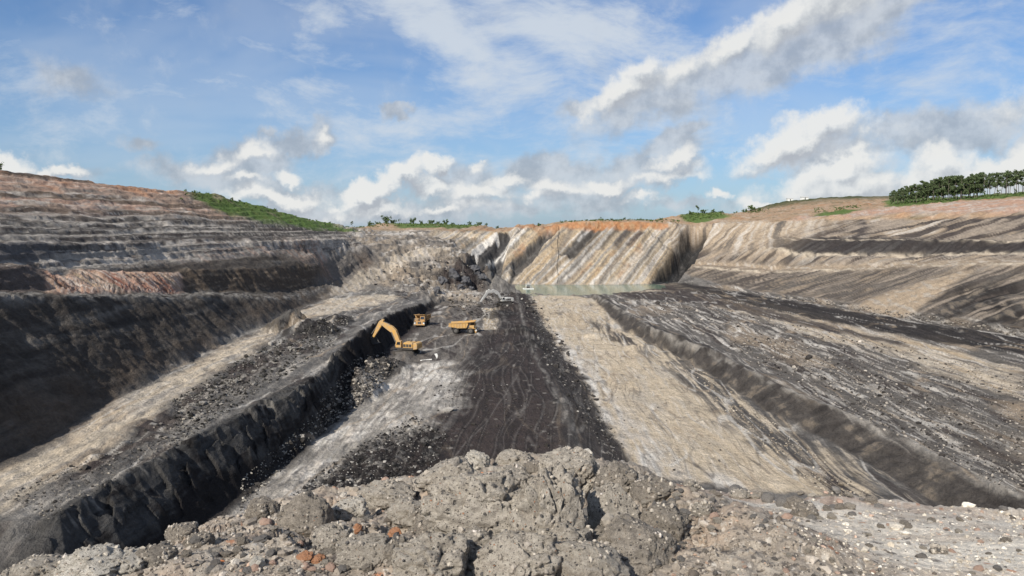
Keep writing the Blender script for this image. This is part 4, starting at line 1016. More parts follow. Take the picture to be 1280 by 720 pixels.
def excavator(name, label, loc, rz, paint, sc, crest_a=(7.4, 8.2), stick_b=(9.7, 4.3), cat='excavator'):
    t = tag(empty(name, loc, rz, sc), label, cat, 'excavators digging in the pit')
    for sd in (-1, 1):
        y0, y1 = sorted((sd * 1.45, sd * 2.2))
        prof = [(-2.5, 0), (2.5, 0), (3.0, .25), (3.15, .6), (3.0, .98), (2.5, 1.2), (-2.5, 1.2), (-3.0, .98), (-3.15, .6), (-3.0, .25)]
        tr = MB().prism(prof, y0, y1).build('crawler_track', M_dst, t, .03)
        sh = MB()
        for i in range(18):
            x = -2.7 + i * .318
            sh.box(x, x + .2, y0 - .04, y1 + .04, 1.2, 1.27); sh.box(x, x + .2, y0 - .04, y1 + .04, -.04, .02)
        sh.build('track_shoes', M_stl, tr)['kind'] = 'stuff'
        fr = MB().prism([(-2.3, .3), (2.3, .3), (2.5, .6), (2.3, .9), (-2.3, .9), (-2.5, .6)], y0 - .05, y1 + .05).build('track_frame', M_stl, tr)
        for x in (-2.55, 2.55):
            MB().cyl((x, y0 - .07, .6), (x, y1 + .07, .6), .42, n=14).build('sprocket', M_dst, tr)
        for i in range(6):
            MB().cyl((-1.8 + i * .72, y0 - .08, .2), (-1.8 + i * .72, y1 + .08, .2), .17, n=8).build('roller', M_dst, tr)
    MB().box(-1.3, 1.3, -1.5, 1.5, .55, 1.15, .1).cyl((0, 0, 1.1), (0, 0, 1.5), 1.25, n=20).build('undercarriage', M_dst, t, .02)
    MB().prism([(-2.9, 1.5), (2.0, 1.5), (2.2, 1.8), (2.1, 2.0), (-2.9, 2.0)], -1.7, 1.7).build('deck', M_dst, t, .03)
    MB().prism([(-2.2, 2.0), (.6, 2.0), (.6, 3.1), (.35, 3.35), (-2.2, 3.4)], -1.65, -.45).build('side_housing', paint, t, .05)
    MB().prism([(-2.6, 2.0), (.2, 2.0), (.2, 3.0), (-.1, 3.45), (-2.6, 3.5)], -.4, 1.68).build('engine_hood', paint, t, .06)
    gr = MB()
    for i in range(3): gr.box(-2.3 + i * .85, -1.6 + i * .85, 1.69, 1.72, 2.25, 3.0); gr.box(-2.0 + i * .85, -1.4 + i * .85, -1.70, -1.66, 2.25, 3.0)
    gr.build('vent_grille', M_dst, t)['kind'] = 'stuff'
    MB().prism([(-3.9, 1.75), (-2.75, 1.55), (-2.75, 3.45), (-3.7, 3.35), (-3.95, 2.9)], -1.72, 1.72).build('counterweight', paint, t, .1)
    MB().cyl((-1.7, .6, 3.4), (-1.7, .6, 4.1), .12, n=8).build('exhaust_pipe', M_dst, t)
    cb = MB().prism([(.75, 2.0), (2.35, 2.0), (2.45, 2.7), (2.1, 3.75), (.8, 3.85)], .55, 1.68).build('cab', paint, t, .05)
    MB().prism([(1.0, 2.75), (2.1, 2.75), (1.85, 3.5), (1.0, 3.55)], .52, 1.71).build('side_window', M_dgl, cb)
    MB().add([(2.47, .68, 2.55), (2.47, 1.55, 2.55), (2.15, 1.5, 3.6), (2.15, .72, 3.6), (2.5, .68, 2.57), (2.5, 1.55, 2.57), (2.18, 1.5, 3.62), (2.18, .72, 3.62)], [(0, 1, 2, 3), (4, 5, 6, 7), (0, 1, 5, 4), (2, 3, 7, 6), (1, 2, 6, 5), (0, 3, 7, 4)]).build('windscreen', M_dgl, cb)
    rl = MB()
    for x in (-2.5, -1.5, -.5, .4): rl.cyl((x, -1.62, 3.4), (x, -1.62, 4.1), .035, n=6)
    rl.cyl((-2.5, -1.62, 4.1), (.4, -1.62, 4.1), .035, n=6); rl.cyl((-2.5, -1.62, 3.75), (.4, -1.62, 3.75), .03, n=6); rl.build('handrail', M_rail, t)
    ax, az_ = crest_a; bx_, bz_ = stick_b
    kx, kz = 4.3, max(5.9, az_ * .82)
    bo = MB().beam([(1.5, 2.3, .3), (2.3, 3.7, .55), (3.4, kz - .7, .72), (kx, kz, .8), (kx + 1.3, kz + .75, .68), (ax - .6, az_ - .1, .48), (ax, az_, .35)], -.48, .48).build('boom', paint, t, .04)
    MB().beam([(2.3, 2.1, .13), (kx - .2, kz - .8, .13)], -.62, -.42).build('boom_cylinder', M_stl, bo)
    MB().beam([(2.3, 2.1, .13), (kx - .2, kz - .8, .13)], .42, .62).build('boom_cylinder', M_stl, bo)
    MB().beam([(kx + .4, kz + 1.15, .14), (ax + .3, az_ + .75, .10)], -.12, .12).build('stick_cylinder', M_stl, bo)
    ux, uz = ax - bx_, az_ - bz_; l = math.hypot(ux, uz); ux /= l; uz /= l
    st = MB().beam([(ax + ux * 1.1 - .2, az_ + uz * 1.1 + .1, .22), (ax, az_, .65), (ax - ux * 1.4, az_ - uz * 1.4, .55), (bx_, bz_, .28)], -.36, .36).build('stick', paint, t, .03)
    MB().beam([(ax + .35, az_ + .3, .11), (bx_ + .55, bz_ + .9, .09)], -.1, .1).build('bucket_cylinder', M_stl, st)
    bp_ = [(bx_ + .35, bz_ + .1), (bx_ + .75, bz_ - .7), (bx_ + .5, bz_ - 1.6), (bx_ - .4, bz_ - 2.0), (bx_ - 1.35, bz_ - 1.7)]
    inn = [(bx_ - 1.25, bz_ - 1.55), (bx_ - .4, bz_ - 1.85), (bx_ + .38, bz_ - 1.5), (bx_ + .6, bz_ - .7), (bx_ + .22, bz_ + .08)]
    bk = MB().prism(bp_ + inn, -.95, .95)
    for y in (-.98, .9): bk.prism([(bx_ + .35, bz_ + .1), (bx_ + .75, bz_ - .7), (bx_ + .5, bz_ - 1.6), (bx_ - .4, bz_ - 2.0), (bx_ - 1.3, bz_ - 1.68), (bx_ - .5, bz_ - .3)], y, y + .08)
    bk = bk.build('bucket', M_stl, t)
    for i in range(5):
        y = -.8 + i * .4
        MB().prism([(bx_ - 1.3, bz_ - 1.8), (bx_ - 1.3, bz_ - 1.6), (bx_ - 1.75, bz_ - 1.52)], y - .08, y + .08).build('tooth', M_dst, bk)
    return t
ex = (-30.2, 209.0)
excavator('excavator', 'large yellow excavator reaching over the black coal face with its bucket', (ex[0], ex[1], clearest(*ex) + .0), R(163), M_yel, 1.06)
ex2 = (-3.4, 322.0)
excavator('excavator', 'pale grey excavator on the dark coal pile in front of the pond', (ex2[0], ex2[1], clearest(*ex2) - .1), R(214), M_lgt, 1.0, (8.6, 6.4), (12.2, 2.2))

def dump_truck(loc, rz, label, paint):
    t = tag(empty('dump_truck', loc, rz), label, 'dump truck', 'yellow dump trucks on the pit floor')
    MB().box(-4.0, 3.9, -.75, -.35, 1.25, 1.75).box(-4.0, 3.9, .35, .75, 1.25, 1.75).box(-3.4, -3.0, -.7, .7, 1.3, 1.7).box(1.2, 1.6, -.7, .7, 1.3, 1.7).build('chassis', M_dst, t, .03)
    for x, ys in ((2.75, ((-2.05, -1.35), (1.35, 2.05))), (-2.3, ((-2.1, -.85), (.85, 2.1)))):
        MB().cyl((x, -1.4, 1.12), (x, 1.4, 1.12), .28, n=10).build('axle', M_dst, t)
        for (y0, y1) in ys:
            w = MB()
            n = 22; rad = [(y0, .86), (y0 + .08, 1.08), (y0 + .18, 1.13), (y1 - .18, 1.13), (y1 - .08, 1.08), (y1, .86), (y1, .6), (y0, .6)]
            V = []; k = len(rad)
            for i in range(n):
                a = 2 * math.pi * i / n
                for (yy, r) in rad: V.append((x + math.cos(a) * r, yy, 1.12 + math.sin(a) * r))
            Fc = [(i * k + j, ((i + 1) % n) * k + j, ((i + 1) % n) * k + (j + 1) % k, i * k + (j + 1) % k) for i in range(n) for j in range(k)]
            wh = w.add(V, Fc).build('wheel', M_blk, t)
            s_ = -1 if y0 < 0 else 1; yo = y0 if s_ < 0 else y1
            MB().cyl((x, yo + s_ * -.12, 1.12), (x, yo - s_ * .2, 1.12), .6, n=16).cyl((x, yo - s_ * .02, 1.12), (x, yo + s_ * .06, 1.12), .22, n=10).build('rim', M_stl, wh)
    # tipping body: a hollow tray with a canopy over the cab
    tr = MB()
    side = [(-4.7, 2.5), (-1.5, 1.95), (1.35, 2.05), (1.95, 3.2), (1.95, 3.95), (-4.55, 3.55)]
    tr.prism(side, -2.15, -2.03); tr.prism(side, 2.03, 2.15)
    tr.prism([(-4.75, 2.5), (-1.5, 1.93), (1.35, 2.03), (1.35, 2.18), (-1.5, 2.08), (-4.75, 2.65)], -2.03, 2.03)
    tr.prism([(1.35, 2.03), (1.95, 3.2), (1.95, 4.05), (1.83, 4.05), (1.83, 3.25), (1.22, 2.15)], -2.03, 2.03)
    tray = tr.build('tipping_body', paint, t, .015)
    for s_ in (-1, 1):
        for i in range(6):
            x = -4.0 + i * .98
            y0, y1 = sorted((s_ * 2.15, s_ * 2.30))
            MB().prism([(x, 2.3), (x + .2, 2.28), (x + .2, 3.6), (x, 3.58)], y0, y1).build('rib', paint, tray)
        y0, y1 = sorted((s_ * 2.10, s_ * 2.34))
        MB().prism([(-4.6, 3.5), (1.95, 3.9), (1.95, 4.08), (-4.6, 3.68)], y0, y1).build('rail', paint, tray)
    cn = MB().prism([(1.9, 3.95), (4.3, 4.25), (4.3, 4.38), (1.9, 4.1)], -2.1, 2.1).build('canopy', paint, t)
    for y in (-1.5, -.5, .5, 1.5): MB().prism([(1.95, 4.10), (4.25, 4.385), (4.25, 4.47), (1.95, 4.2)], y - .08, y + .08).build('canopy_rib', paint, cn)
    MB().prism([(1.95, 1.9), (4.45, 1.9), (4.45, 2.0), (1.95, 2.0)], -2.1, 2.1).build('deck', paint, t, .01)
    hd = MB().prism([(2.3, .95), (4.55, .95), (4.6, 1.9), (2.3, 1.9)], -1.25, 1.25).build('hood', paint, t, .04)
    MB().box(4.60, 4.66, -.62, .62, 1.0, 1.85).build('grille', M_dst, hd)
    MB().cyl((4.66, 0, 1.42), (4.70, 0, 1.42), .34, n=16).build('fan_ring', M_stl, hd)
    bu = MB().prism([(4.3, .55), (4.85, .6), (4.85, .98), (4.3, .98)], -2.0, 2.0).build('bumper', paint, t, .03)
    for y in (-1.65, 1.65):
        MB().cyl((4.84, y, 1.3), (4.9, y, 1.3), .16, n=10).box(4.5, 4.84, y - .25, y + .25, 1.05, 1.55).build('headlight', M_whp, t)
    cb = MB().prism([(2.35, 2.0), (4.15, 2.0), (4.2, 2.7), (3.95, 3.75), (2.4, 3.8)], .15, 1.85).build('cab', paint, t, .04)
    MB().prism([(2.7, 2.7), (3.95, 2.7), (3.75, 3.55), (2.7, 3.55)], .12, 1.88).build('side_window', M_dgl, cb)
    MB().add([(4.22, .3, 2.7), (4.22, 1.7, 2.7), (4.0, 1.65, 3.6), (4.0, .35, 3.6), (4.26, .3, 2.72), (4.26, 1.7, 2.72), (4.04, 1.65, 3.62), (4.04, .35, 3.62)], [(0, 1, 2, 3), (4, 5, 6, 7), (0, 1, 5, 4), (2, 3, 7, 6), (1, 2, 6, 5), (0, 3, 7, 4)]).build('windscreen', M_dgl, cb)
    MB().box(2.4, 4.0, -1.9, -.5, 2.0, 2.9).build('air_cleaner_box', paint, t, .05)
    rl = MB()
    for y in (-2.0, -1.0, 0): rl.cyl((4.4, y, 2.0), (4.4, y, 2.95), .035, n=6)
    rl.cyl((4.4, -2.0, 2.95), (4.4, 0, 2.95), .035, n=6); rl.cyl((4.4, -2.0, 2.5), (4.4, 0, 2.5), .03, n=6); rl.build('handrail', M_rail, t)
    ld = MB()
    for y in (-1.8, -1.35): ld.cyl((4.9, y, .5), (4.5, y, 2.0), .04, n=6)
    for i in range(5): ld.cyl((4.9 - .08 * i, -1.8, .6 + .3 * i), (4.9 - .08 * i, -1.35, .6 + .3 * i), .03, n=6)
    ld.build('ladder', M_rail, t)
    MB().box(4.25, 4.3, 1.95, 2.25, 2.9, 3.5).cyl((4.2, 1.8, 3.2), (4.27, 2.0, 3.2), .03, n=6).build('mirror', M_dst, t)
    # load heaped in the body
    return t
p1 = (-33.2, 272.0)
dump_truck((p1[0], p1[1], clearest(*p1)), R(-97), 'yellow dump truck facing the camera at the foot of the black coal face', M_yel2)
p2 = (-16.6, 250.0)
dump_truck((p2[0], p2[1], clearest(*p2)), R(-6), 'yellow dump truck seen side on in the middle of the pit floor', M_yel)

# pump raft on the pond
rx, ry = 10.0, 452.0
t = tag(empty('pump_raft', (rx, ry, WATER_Z), R(8)), 'small pale pump raft floating at the left end of the pond', 'raft')
for y in (-1.1, 1.1): MB().cyl((-3.2, y, .1), (3.2, y, .1), .38, n=12).build('float', M_whp, t)
MB().box(-3, 3, -1.5, 1.5, .45, .58).build('deck', M_lgt, t)
MB().box(-1.2, .8, -.7, .7, .58, 1.7, .1).build('pump_housing', M_dst, t, .05)
MB().box(-1.5, 1.2, -.1, 0, 1.7, 2.6).cyl((-1.4, -.9, .58), (-1.4, -.9, 2.9), .06, n=6).cyl((1.4, -.9, .58), (1.4, -.9, 2.9), .06, n=6).cyl((-1.4, .9, .58), (-1.4, .9, 2.9), .06, n=6).cyl((1.4, .9, .58), (1.4, .9, 2.9), .06, n=6).build('canopy_posts', M_whp, t)
MB().box(-1.8, 1.8, -1.2, 1.2, 2.9, 3.0).build('roof', M_whp, t)
# small marker board and pipe on the floor below the yellow excavator
mx, my = (544 - 640) / F * 199, 199.0
mz = gz(mx, my)
t = tag(empty('marker_board', (mx, my, mz), R(10)), 'small white marker board on a post on the floor below the yellow excavator', 'marker')
MB().cyl((0, 0, -.2), (0, 0, 1.0), .06, n=8).build('post', M_rail, t)
MB().add([(-.45, 0, 1.9), (.3, 0, 2.0), (.5, 0, 1.3), (.25, 0, .5), (-.45, .08, 1.9), (.3, .08, 2.0), (.5, .08, 1.3), (.25, .08, .5)], [(0, 1, 2, 3), (7, 6, 5, 4), (0, 1, 5, 4), (1, 2, 6, 5), (2, 3, 7, 6), (3, 0, 4, 7)]).build('board', M_whp, t)
px_, py_ = mx - 2.6, my - .6
q = MB()
q.cyl((px_ - 1.6, py_, gz(px_ - 1.6, py_) + .16), (px_ + 1.5, py_ + .2, gz(px_ + 1.5, py_) + .16), .13, n=8)
tag(q.build('pipe', M_whp), 'short pale pipe lying on the floor beside the small marker board', 'pipe')
# hose hanging down the layered wall
hs_ = MB(); pr = None
for i in range(30):
    py = 283 + i * 2.45
    Pq = hit([(698 - .05 * i, py)], hfast, 300)[0]
    c_ = (Pq[0] + .5 * math.sin(i * .55), Pq[1] - .35, Pq[2] + .1)
    if pr: hs_.cyl(pr, c_, .13, n=6)
    pr = c_
tag(hs_.build('hose', M_blk), 'dark hose hanging straight down the layered rock wall to the pond', 'hose')
# white sheds on the far hill
for i, (px, w) in enumerate(((985, 6.5), (1003, 8.0))):
    yy = 842.0; x = (px - 640) / F * yy; z = gz(x, yy)
    t = tag(empty('site_shed', (x, yy, z), R(8 * i)), ('smaller white shed on the skyline of the bare right hill', 'longer white shed on the skyline, right of the smaller one')[i], 'shed', 'white sheds on the bare hill')
    MB().box(-w / 2, w / 2, -2, 2, -1, 2.4).build('wall', M_whp, t)
    MB().add([(-w / 2 - .3, -2.4, 2.4), (w / 2 + .3, -2.4, 2.4), (w / 2 + .3, 2.4, 2.4), (-w / 2 - .3, 2.4, 2.4), (-w / 2 - .3, 0, 3.3), (w / 2 + .3, 0, 3.3)], [(0, 1, 5, 4), (2, 3, 4, 5), (0, 4, 3), (1, 2, 5), (3, 2, 1, 0)]).build('roof', M_lgt, t)
    MB().box(-.5, .5, -2.06, -2.0, -.2, 1.9).build('door', M_dst, t)

# ------------------------------------------------------------------ trees and shrubs
M_bark = plain("pale_bark", (.12, .105, .085), .9, var=.6, scale=1.5)
def leaf_mat(name, c1, c2):
    m, b, p = bsdf_mat(name)
    tc = b.n('ShaderNodeTexCoord'); n = b.noise(tc.outputs['Object'], .55, 5, .7)
    oi = b.n('ShaderNodeObjectInfo')
    f = b.m('ADD', b.rng(n, .3, .7, 0, .8), b.m('MULTIPLY', oi.outputs['Random'], .35), clamp=True)
    b.put(p.inputs['Base Color'], b.mix(f, c1 + (1,), c2 + (1,)))
    p.inputs['Roughness'].default_value = .75; p.inputs['Specular IOR Level'].default_value = .2
    return m
M_leaf = leaf_mat("rubber_leaves", (.040, .058, .026), (.10, .135, .06))
M_leaf2 = leaf_mat("shrub_leaves", (.032, .058, .015), (.085, .125, .035))
def tree_mesh(seed, H=16.0, crown0=.42, spread=2.6, leaves=420, ls=.55, lean=.6, trunks=1):
    r = random.Random(seed)
    tb = MB(); lv = []; 
    for tk in range(trunks):
        bx0, by0 = (r.uniform(-.4, .4), r.uniform(-.4, .4)) if trunks > 1 else (0, 0)
        pts = [Vector((bx0, by0, -.5))]
        n = 6
        dx, dy = r.uniform(-lean, lean), r.uniform(-lean, lean)
        for i in range(1, n + 1):
            f = i / n
            pts.append(Vector((bx0 + dx * f + r.uniform(-.15, .15), by0 + dy * f + r.uniform(-.15, .15), H * .9 * f)))
        for i in range(n):
            r0 = H * .013 * (1 - i / n * .85); r1 = H * .013 * (1 - (i + 1) / n * .85)
            tb.cyl(pts[i], pts[i + 1], r0, r1, 6)
        nb = 9
        for k in range(nb):
            f = crown0 + (1 - crown0) * (k + r.random()) / nb * .95
            i = min(n - 1, int(f * n)); base_ = pts[i].lerp(pts[i + 1], f * n - i)
            a = r.uniform(0, 6.28); ln_ = spread * (1.15 - .6 * abs((f - crown0) / (1 - crown0) - .4)) * r.uniform(.6, 1.1)
            tip = base_ + Vector((math.cos(a) * ln_, math.sin(a) * ln_, ln_ * r.uniform(.25, .9)))
            tb.cyl(base_, tip, H * .005, H * .0015, 4)
            for c_ in range(2):
                cc = base_.lerp(tip, r.uniform(.55, 1.05)); cr = spread * r.uniform(.22, .46)
                for q_ in range(int(leaves / nb / 2 / trunks)):
                    v = Vector((r.gauss(0, 1), r.gauss(0, 1), r.gauss(0, .7))).normalized() * cr * r.random() ** .4
                    lv.append(cc + v)
    V = []; Fc = []
    for p_ in lv:
        a = Vector((r.gauss(0, 1), r.gauss(0, 1), r.gauss(0, 1))).normalized(); b_ = a.orthogonal().normalized(); c_ = a.cross(b_)
        s_ = ls * r.uniform(.5, 1.1); k = len(V)
        V += [p_ + b_ * s_, p_ + c_ * s_ * .6, p_ - b_ * s_, p_ - c_ * s_ * .6]; Fc.append((k, k + 1, k + 2, k + 3))
    mt = bpy.data.meshes.new('trunk'); mt.from_pydata(tb.v, [], tb.f); mt.materials.append(M_bark); mt.update()
    mc = bpy.data.meshes.new('crown'); mc.from_pydata([tuple(v) for v in V], [], Fc); mc.update()
    return mt, mc
def plant(name, meshes, leafm, x, y, label, cat, group, sc=1.0, rz=0.0, z=None, sink=0.0):
    mt, mc = meshes
    if not mc.materials: mc.materials.append(leafm)
    t = tag(empty(name, (x, y, (gz(x, y) if z is None else z) - sink), rz, sc), label, cat, group)
    link('trunk', mt, None, t); link('crown', mc, None, t)
    return t
rub = [tree_mesh(s_, 15.5, .16, 2.9, 900, .55) for s_ in range(5)]
rubt = [tree_mesh(20 + s_, 16.5, .36, 3.2, 620, .5, 1.0) for s_ in range(4)]
low = [tree_mesh(40 + s_, 9.0, .12, 2.4, 520, .5, .5) for s_ in range(3)]
rng_ = random.Random(5)
TL = []
for row, (dy, cnt) in enumerate(((0, 40), (10, 36), (20, 32), (30, 26))):
    for i in range(cnt):
        f = (i + rng_.uniform(.1, .9)) / cnt
        px = 1110 + f * 200
        dense = f < .56
        if not dense and row >= 2: continue
        if not dense and rng_.random() < .1: continue
        yy = 545 - f * 70 + dy + rng_.uniform(-3, 3)
        TL.append((px, yy, dense, f))
TL.sort()
ORD = 'first second third fourth fifth sixth seventh eighth ninth tenth eleventh twelfth thirteenth fourteenth fifteenth sixteenth seventeenth eighteenth nineteenth twentieth'.split()
ORD += ['twenty-' + o_ for o_ in ORD[:9]] + ['thirtieth'] + ['thirty-' + o_ for o_ in ORD[:9]]
ko = 0
for (px, yy, dense, f) in TL:
    x = (px - 640) / F * yy
    s_ = rng_.uniform(.82, 1.05) * (.72 + .45 * min(1, f * 2.8))
    if dense:
        plant('rubber_tree', rng_.choice(rub), M_leaf, x, yy, 'slim dark leaved tree in the closely planted left part of the ridge grove', 'tree', 'close planted trees in the left part of the ridge grove', s_, rng_.uniform(0, 6))
    else:
        plant('rubber_tree', rng_.choice(rubt), M_leaf, x, yy, ORD[ko % 39] + ' tree from the left among the bare stemmed open trees of the ridge grove', 'tree', 'open standing trees in the right part of the ridge grove', s_ * .93, rng_.uniform(0, 6))
        ko += 1
for i in range(9):
    f = i / 9 * .9; px = 1112 + f * 190; yy = 541 - f * 70
    plant('understorey_bush', rng_.choice(low), M_leaf2, (px - 640) / F * yy, yy, ORD[i] + ' low bush from the left under the front edge of the ridge grove', 'bush', 'bushes under the front edge of the ridge grove', rng_.uniform(.35, .6), i)
bush = [tree_mesh(60 + s_, 2.4, .0, 1.9, 520, .34, .4, 2) for s_ in range(4)]
thin = [tree_mesh(80 + s_, 6.0, .45, 1.4, 220, .32, .6) for s_ in range(2)]
def at(px, yy): return (px - 640) / F * yy
SH = [(407, 560, 'b', .9, 'small round shrub at the right foot of the green slope'), (416, 600, 'b', .7, 'pale low shrub on the skyline right of the green slope'),
      (441, 640, 't', 1.0, 'lone slender tree on the skyline left of the shrub covered knoll'), (464, 650, 'b', 1.9, 'leftmost bush of the shrub covered knoll'), (473, 655, 'b', 1.6, 'mid sized bush beside the dark crown of the knoll'),
      (484, 655, 'b', 2.6, 'largest dark bush on top of the shrub covered knoll'), (492, 660, 'b', 1.7, 'bush just right of the largest dark bush on the knoll'), (500, 650, 't', 1.0, 'thin bare tree rising over the bushes of the knoll'),
      (516, 652, 'b', 2.1, 'broad bush right of the thin tree on the knoll'), (527, 650, 'b', 1.2, 'low bush between the broad bush and the pointed one on the knoll'), (540, 650, 'b', 1.8, 'pointed bush on the right part of the knoll'), (548, 650, 'b', 1.1, 'small bush right of the pointed bush on the knoll'), (558, 650, 'b', 1.8, 'last tall bush at the right end of the knoll'),
      (566, 645, 'b', .8, 'low shrub on the bare crest right of the knoll'), (587, 640, 'b', 1.2, 'dark shrub on the orange crest left of the layered wall'), (600, 640, 'b', 1.5, 'darkest shrub on the orange crest left of the layered wall'), (608, 640, 'b', .9, 'small shrub beside the darkest shrub of the orange crest'), (622, 640, 'b', 1.0, 'low dark shrub on the dip of the skyline'),
      (674, 566, 'b', .9, 'shrub on the rim above the left part of the layered wall'), (733, 566, 'b', .55, 'tiny shrub at the top left corner of the layered wall'), (751, 570, 't', .45, 'thin sapling on the rim of the layered wall'), (764, 572, 'b', .5, 'tiny shrub right of the sapling on the layered wall rim'), (780, 572, 'b', .6, 'low shrub above the middle of the layered wall'),
      (800, 575, 'b', .5, 'tiny shrub above the right part of the layered wall'), (826, 590, 'b', .7, 'shrub where the wall rim meets the right hill'), (840, 600, 'b', .7, 'shrub on the green edge left of the lone tree'),
      (871, 642, 't', 1.3, 'lone tree with a small crown on the green hump of the right hill'), (862, 640, 'b', 1.0, 'bush left of the lone tree on the green hump'), (878, 640, 'b', 1.2, 'bush at the foot of the lone tree on the green hump'), (890, 640, 'b', .9, 'bush right of the lone tree on the green hump'), (900, 645, 'b', .7, 'low bush at the right end of the green hump'),
      (919, 715, 'b', 1.2, 'round bush at the bottom of the bare hill'), (930, 720, 'b', 1.4, 'wide bush beside the round bush on the bare hill'), (939, 735, 'b', 1.9, 'tallest bush at the left edge of the bare hill'), (948, 735, 'b', 1.0, 'small bush right of the tallest bush on the bare hill'),
      (1, 236, 'b', .9, 'dark shrub on the crest of the stepped slope at the left edge'), (262, 340, 'b', .35, 'tiny shrub low on the green slope'), (292, 352, 'b', .4, 'dark shrub in the middle of the green slope'), (345, 392, 'b', .4, 'small shrub near the lower end of the green slope')]
for (px, yy, k, s_, lab) in SH:
    ms = rng_.choice(bush) if k == 'b' else rng_.choice(thin)
    if 450 < px < 630: s_ *= .75
    plant('shrub' if k == 'b' else 'thin_tree', ms, M_leaf2, at(px, yy), yy, lab, 'shrub' if k == 'b' else 'tree', None, s_, rng_.uniform(0, 6), sink=.2)
# scrub too small to count along the rims
def scatter_tufts():
    r = np.random.RandomState(3); V = []; Fq = []
    P = []
    for (a, b_, y0, y1, n) in ((440, 600, 600, 655, 260), (700, 850, 556, 590, 200), (850, 905, 605, 655, 220), (215, 440, 330, 460, 70), (1108, 1290, 500, 540, 380), (1015, 1075, 560, 620, 80), (905, 960, 690, 740, 90)):
        px = r.uniform(a, b_, n); yy = r.uniform(y0, y1, n)
        if a == 215: yy = np.interp(px, [215, 300, 400, 440], [312, 350, 440, 500]) + r.uniform(-14, 22, n)
        if a == 1108: yy = np.interp(px, [1108, 1290], [545, 470]) + r.uniform(-14, 20, n)
        P.append(np.stack([(px - 640) / F * yy, yy], 1))
    P = np.concatenate(P); z = hfast(P[:, 0], P[:, 1])
    for (x, y), zz in zip(P, z):
        s_ = r.uniform(.35, 1.0); 
        for k in range(9):
            a = r.rand() * 6.28; d = r.rand() * s_ * 1.1; cx, cy, cz = x + math.cos(a) * d, y + math.sin(a) * d, zz + r.rand() * s_
            n_ = Vector(r.randn(3)).normalized(); b_ = n_.orthogonal().normalized(); c_ = n_.cross(b_); q_ = .32 * s_ + .1; kk = len(V)
            for w in (b_, c_, -b_, -c_): V.append((cx + w.x * q_, cy + w.y * q_, cz + w.z * q_))
            Fq.append((kk, kk + 1, kk + 2, kk + 3))
    me = np_mesh('scrub', np.array(V), np.array(Fq), None, False)
    tag(link('scrub', me, M_leaf2), 'low green scrub scattered along the rims of the pit', 'scrub', kind='stuff')
scatter_tufts()

# ------------------------------------------------------------------ clods and stones
def mud_mat(name, c1, c2, sc=1.0, spots=True):
    m, b, p = bsdf_mat(name)
    tc = b.n('ShaderNodeTexCoord'); P = tc.outputs['Object']
    oi = b.n('ShaderNodeObjectInfo')
    P = b.v('ADD', P, b.xyz(b.m('MULTIPLY', oi.outputs['Random'], 37.0), 0.0, 0.0))
    n = b.noise(P, 5 * sc, 7, .68); n2 = b.noise(P, 38 * sc, 6, .75)
    col = b.mix(b.rng(b.m('ADD', b.m('MULTIPLY', n, .7), b.m('MULTIPLY', n2, .3)), .38, .62), c1 + (1,), c2 + (1,))
    h = b.m('ADD', b.m('MULTIPLY', n, .6), b.m('MULTIPLY', n2, .45))
    if spots:
        def vor(scale, dist=0.0):
            vo = b.n('ShaderNodeTexVoronoi'); b.put(vo.inputs['Vector'], b.v('ADD', P, b.v('SCALE', b.noise(P, scale, 2, .5, out=1), scale=.03))); vo.inputs['Scale'].default_value = scale; return vo
        for scale, rad, thr, cc in ((9, .36, .80, (.045, .042, .042, 1)), (24, .40, .80, (.06, .055, .052, 1)), (30, .38, .86, (.50, .46, .40, 1)), (13, .30, .95, (.36, .17, .09, 1)), (60, .45, .75, (.09, .08, .075, 1)), (70, .42, .8, (.42, .38, .33, 1))):
            vo = vor(scale * sc)
            sx = b.n('ShaderNodeSeparateXYZ'); b.t.links.new(vo.outputs['Color'], sx.inputs[0])
            k = b.m('MULTIPLY', b.rng(vo.outputs['Distance'], rad, rad * .75), b.m('GREATER_THAN', sx.outputs[0], thr))
            col = b.mix(b.m('MULTIPLY', k, .85), col, cc)
            h = b.m('ADD', h, b.m('MULTIPLY', k, .35))
    b.put(p.inputs['Base Color'], col); p.inputs['Roughness'].default_value = .92; p.inputs['Specular IOR Level'].default_value = .18
    bp = b.n('ShaderNodeBump'); bp.inputs['Strength'].default_value = .85; bp.inputs['Distance'].default_value = .035
    b.put(bp.inputs['Height'], h); b.t.links.new(bp.outputs[0], p.inputs['Normal'])
    return m
M_mud = mud_mat("grey_mud_clod", (.27, .24, .20), (.43, .39, .33))
M_mudw = mud_mat("white_dusted_mud", (.36, .33, .28), (.62, .58, .51))
M_mudd = mud_mat("dark_clod", (.17, .15, .125), (.31, .275, .23))
M_rust = mud_mat("rusty_stone", (.42, .17, .07), (.48, .30, .20), 2, False)
M_pinkst = mud_mat("pink_stone", (.42, .27, .21), (.50, .38, .30), 2, False)
M_pebb = mud_mat("grey_stone", (.12, .112, .105), (.24, .225, .205), 2, False)
M_whst = mud_mat("pale_stone", (.42, .39, .34), (.6, .57, .5), 2, False)
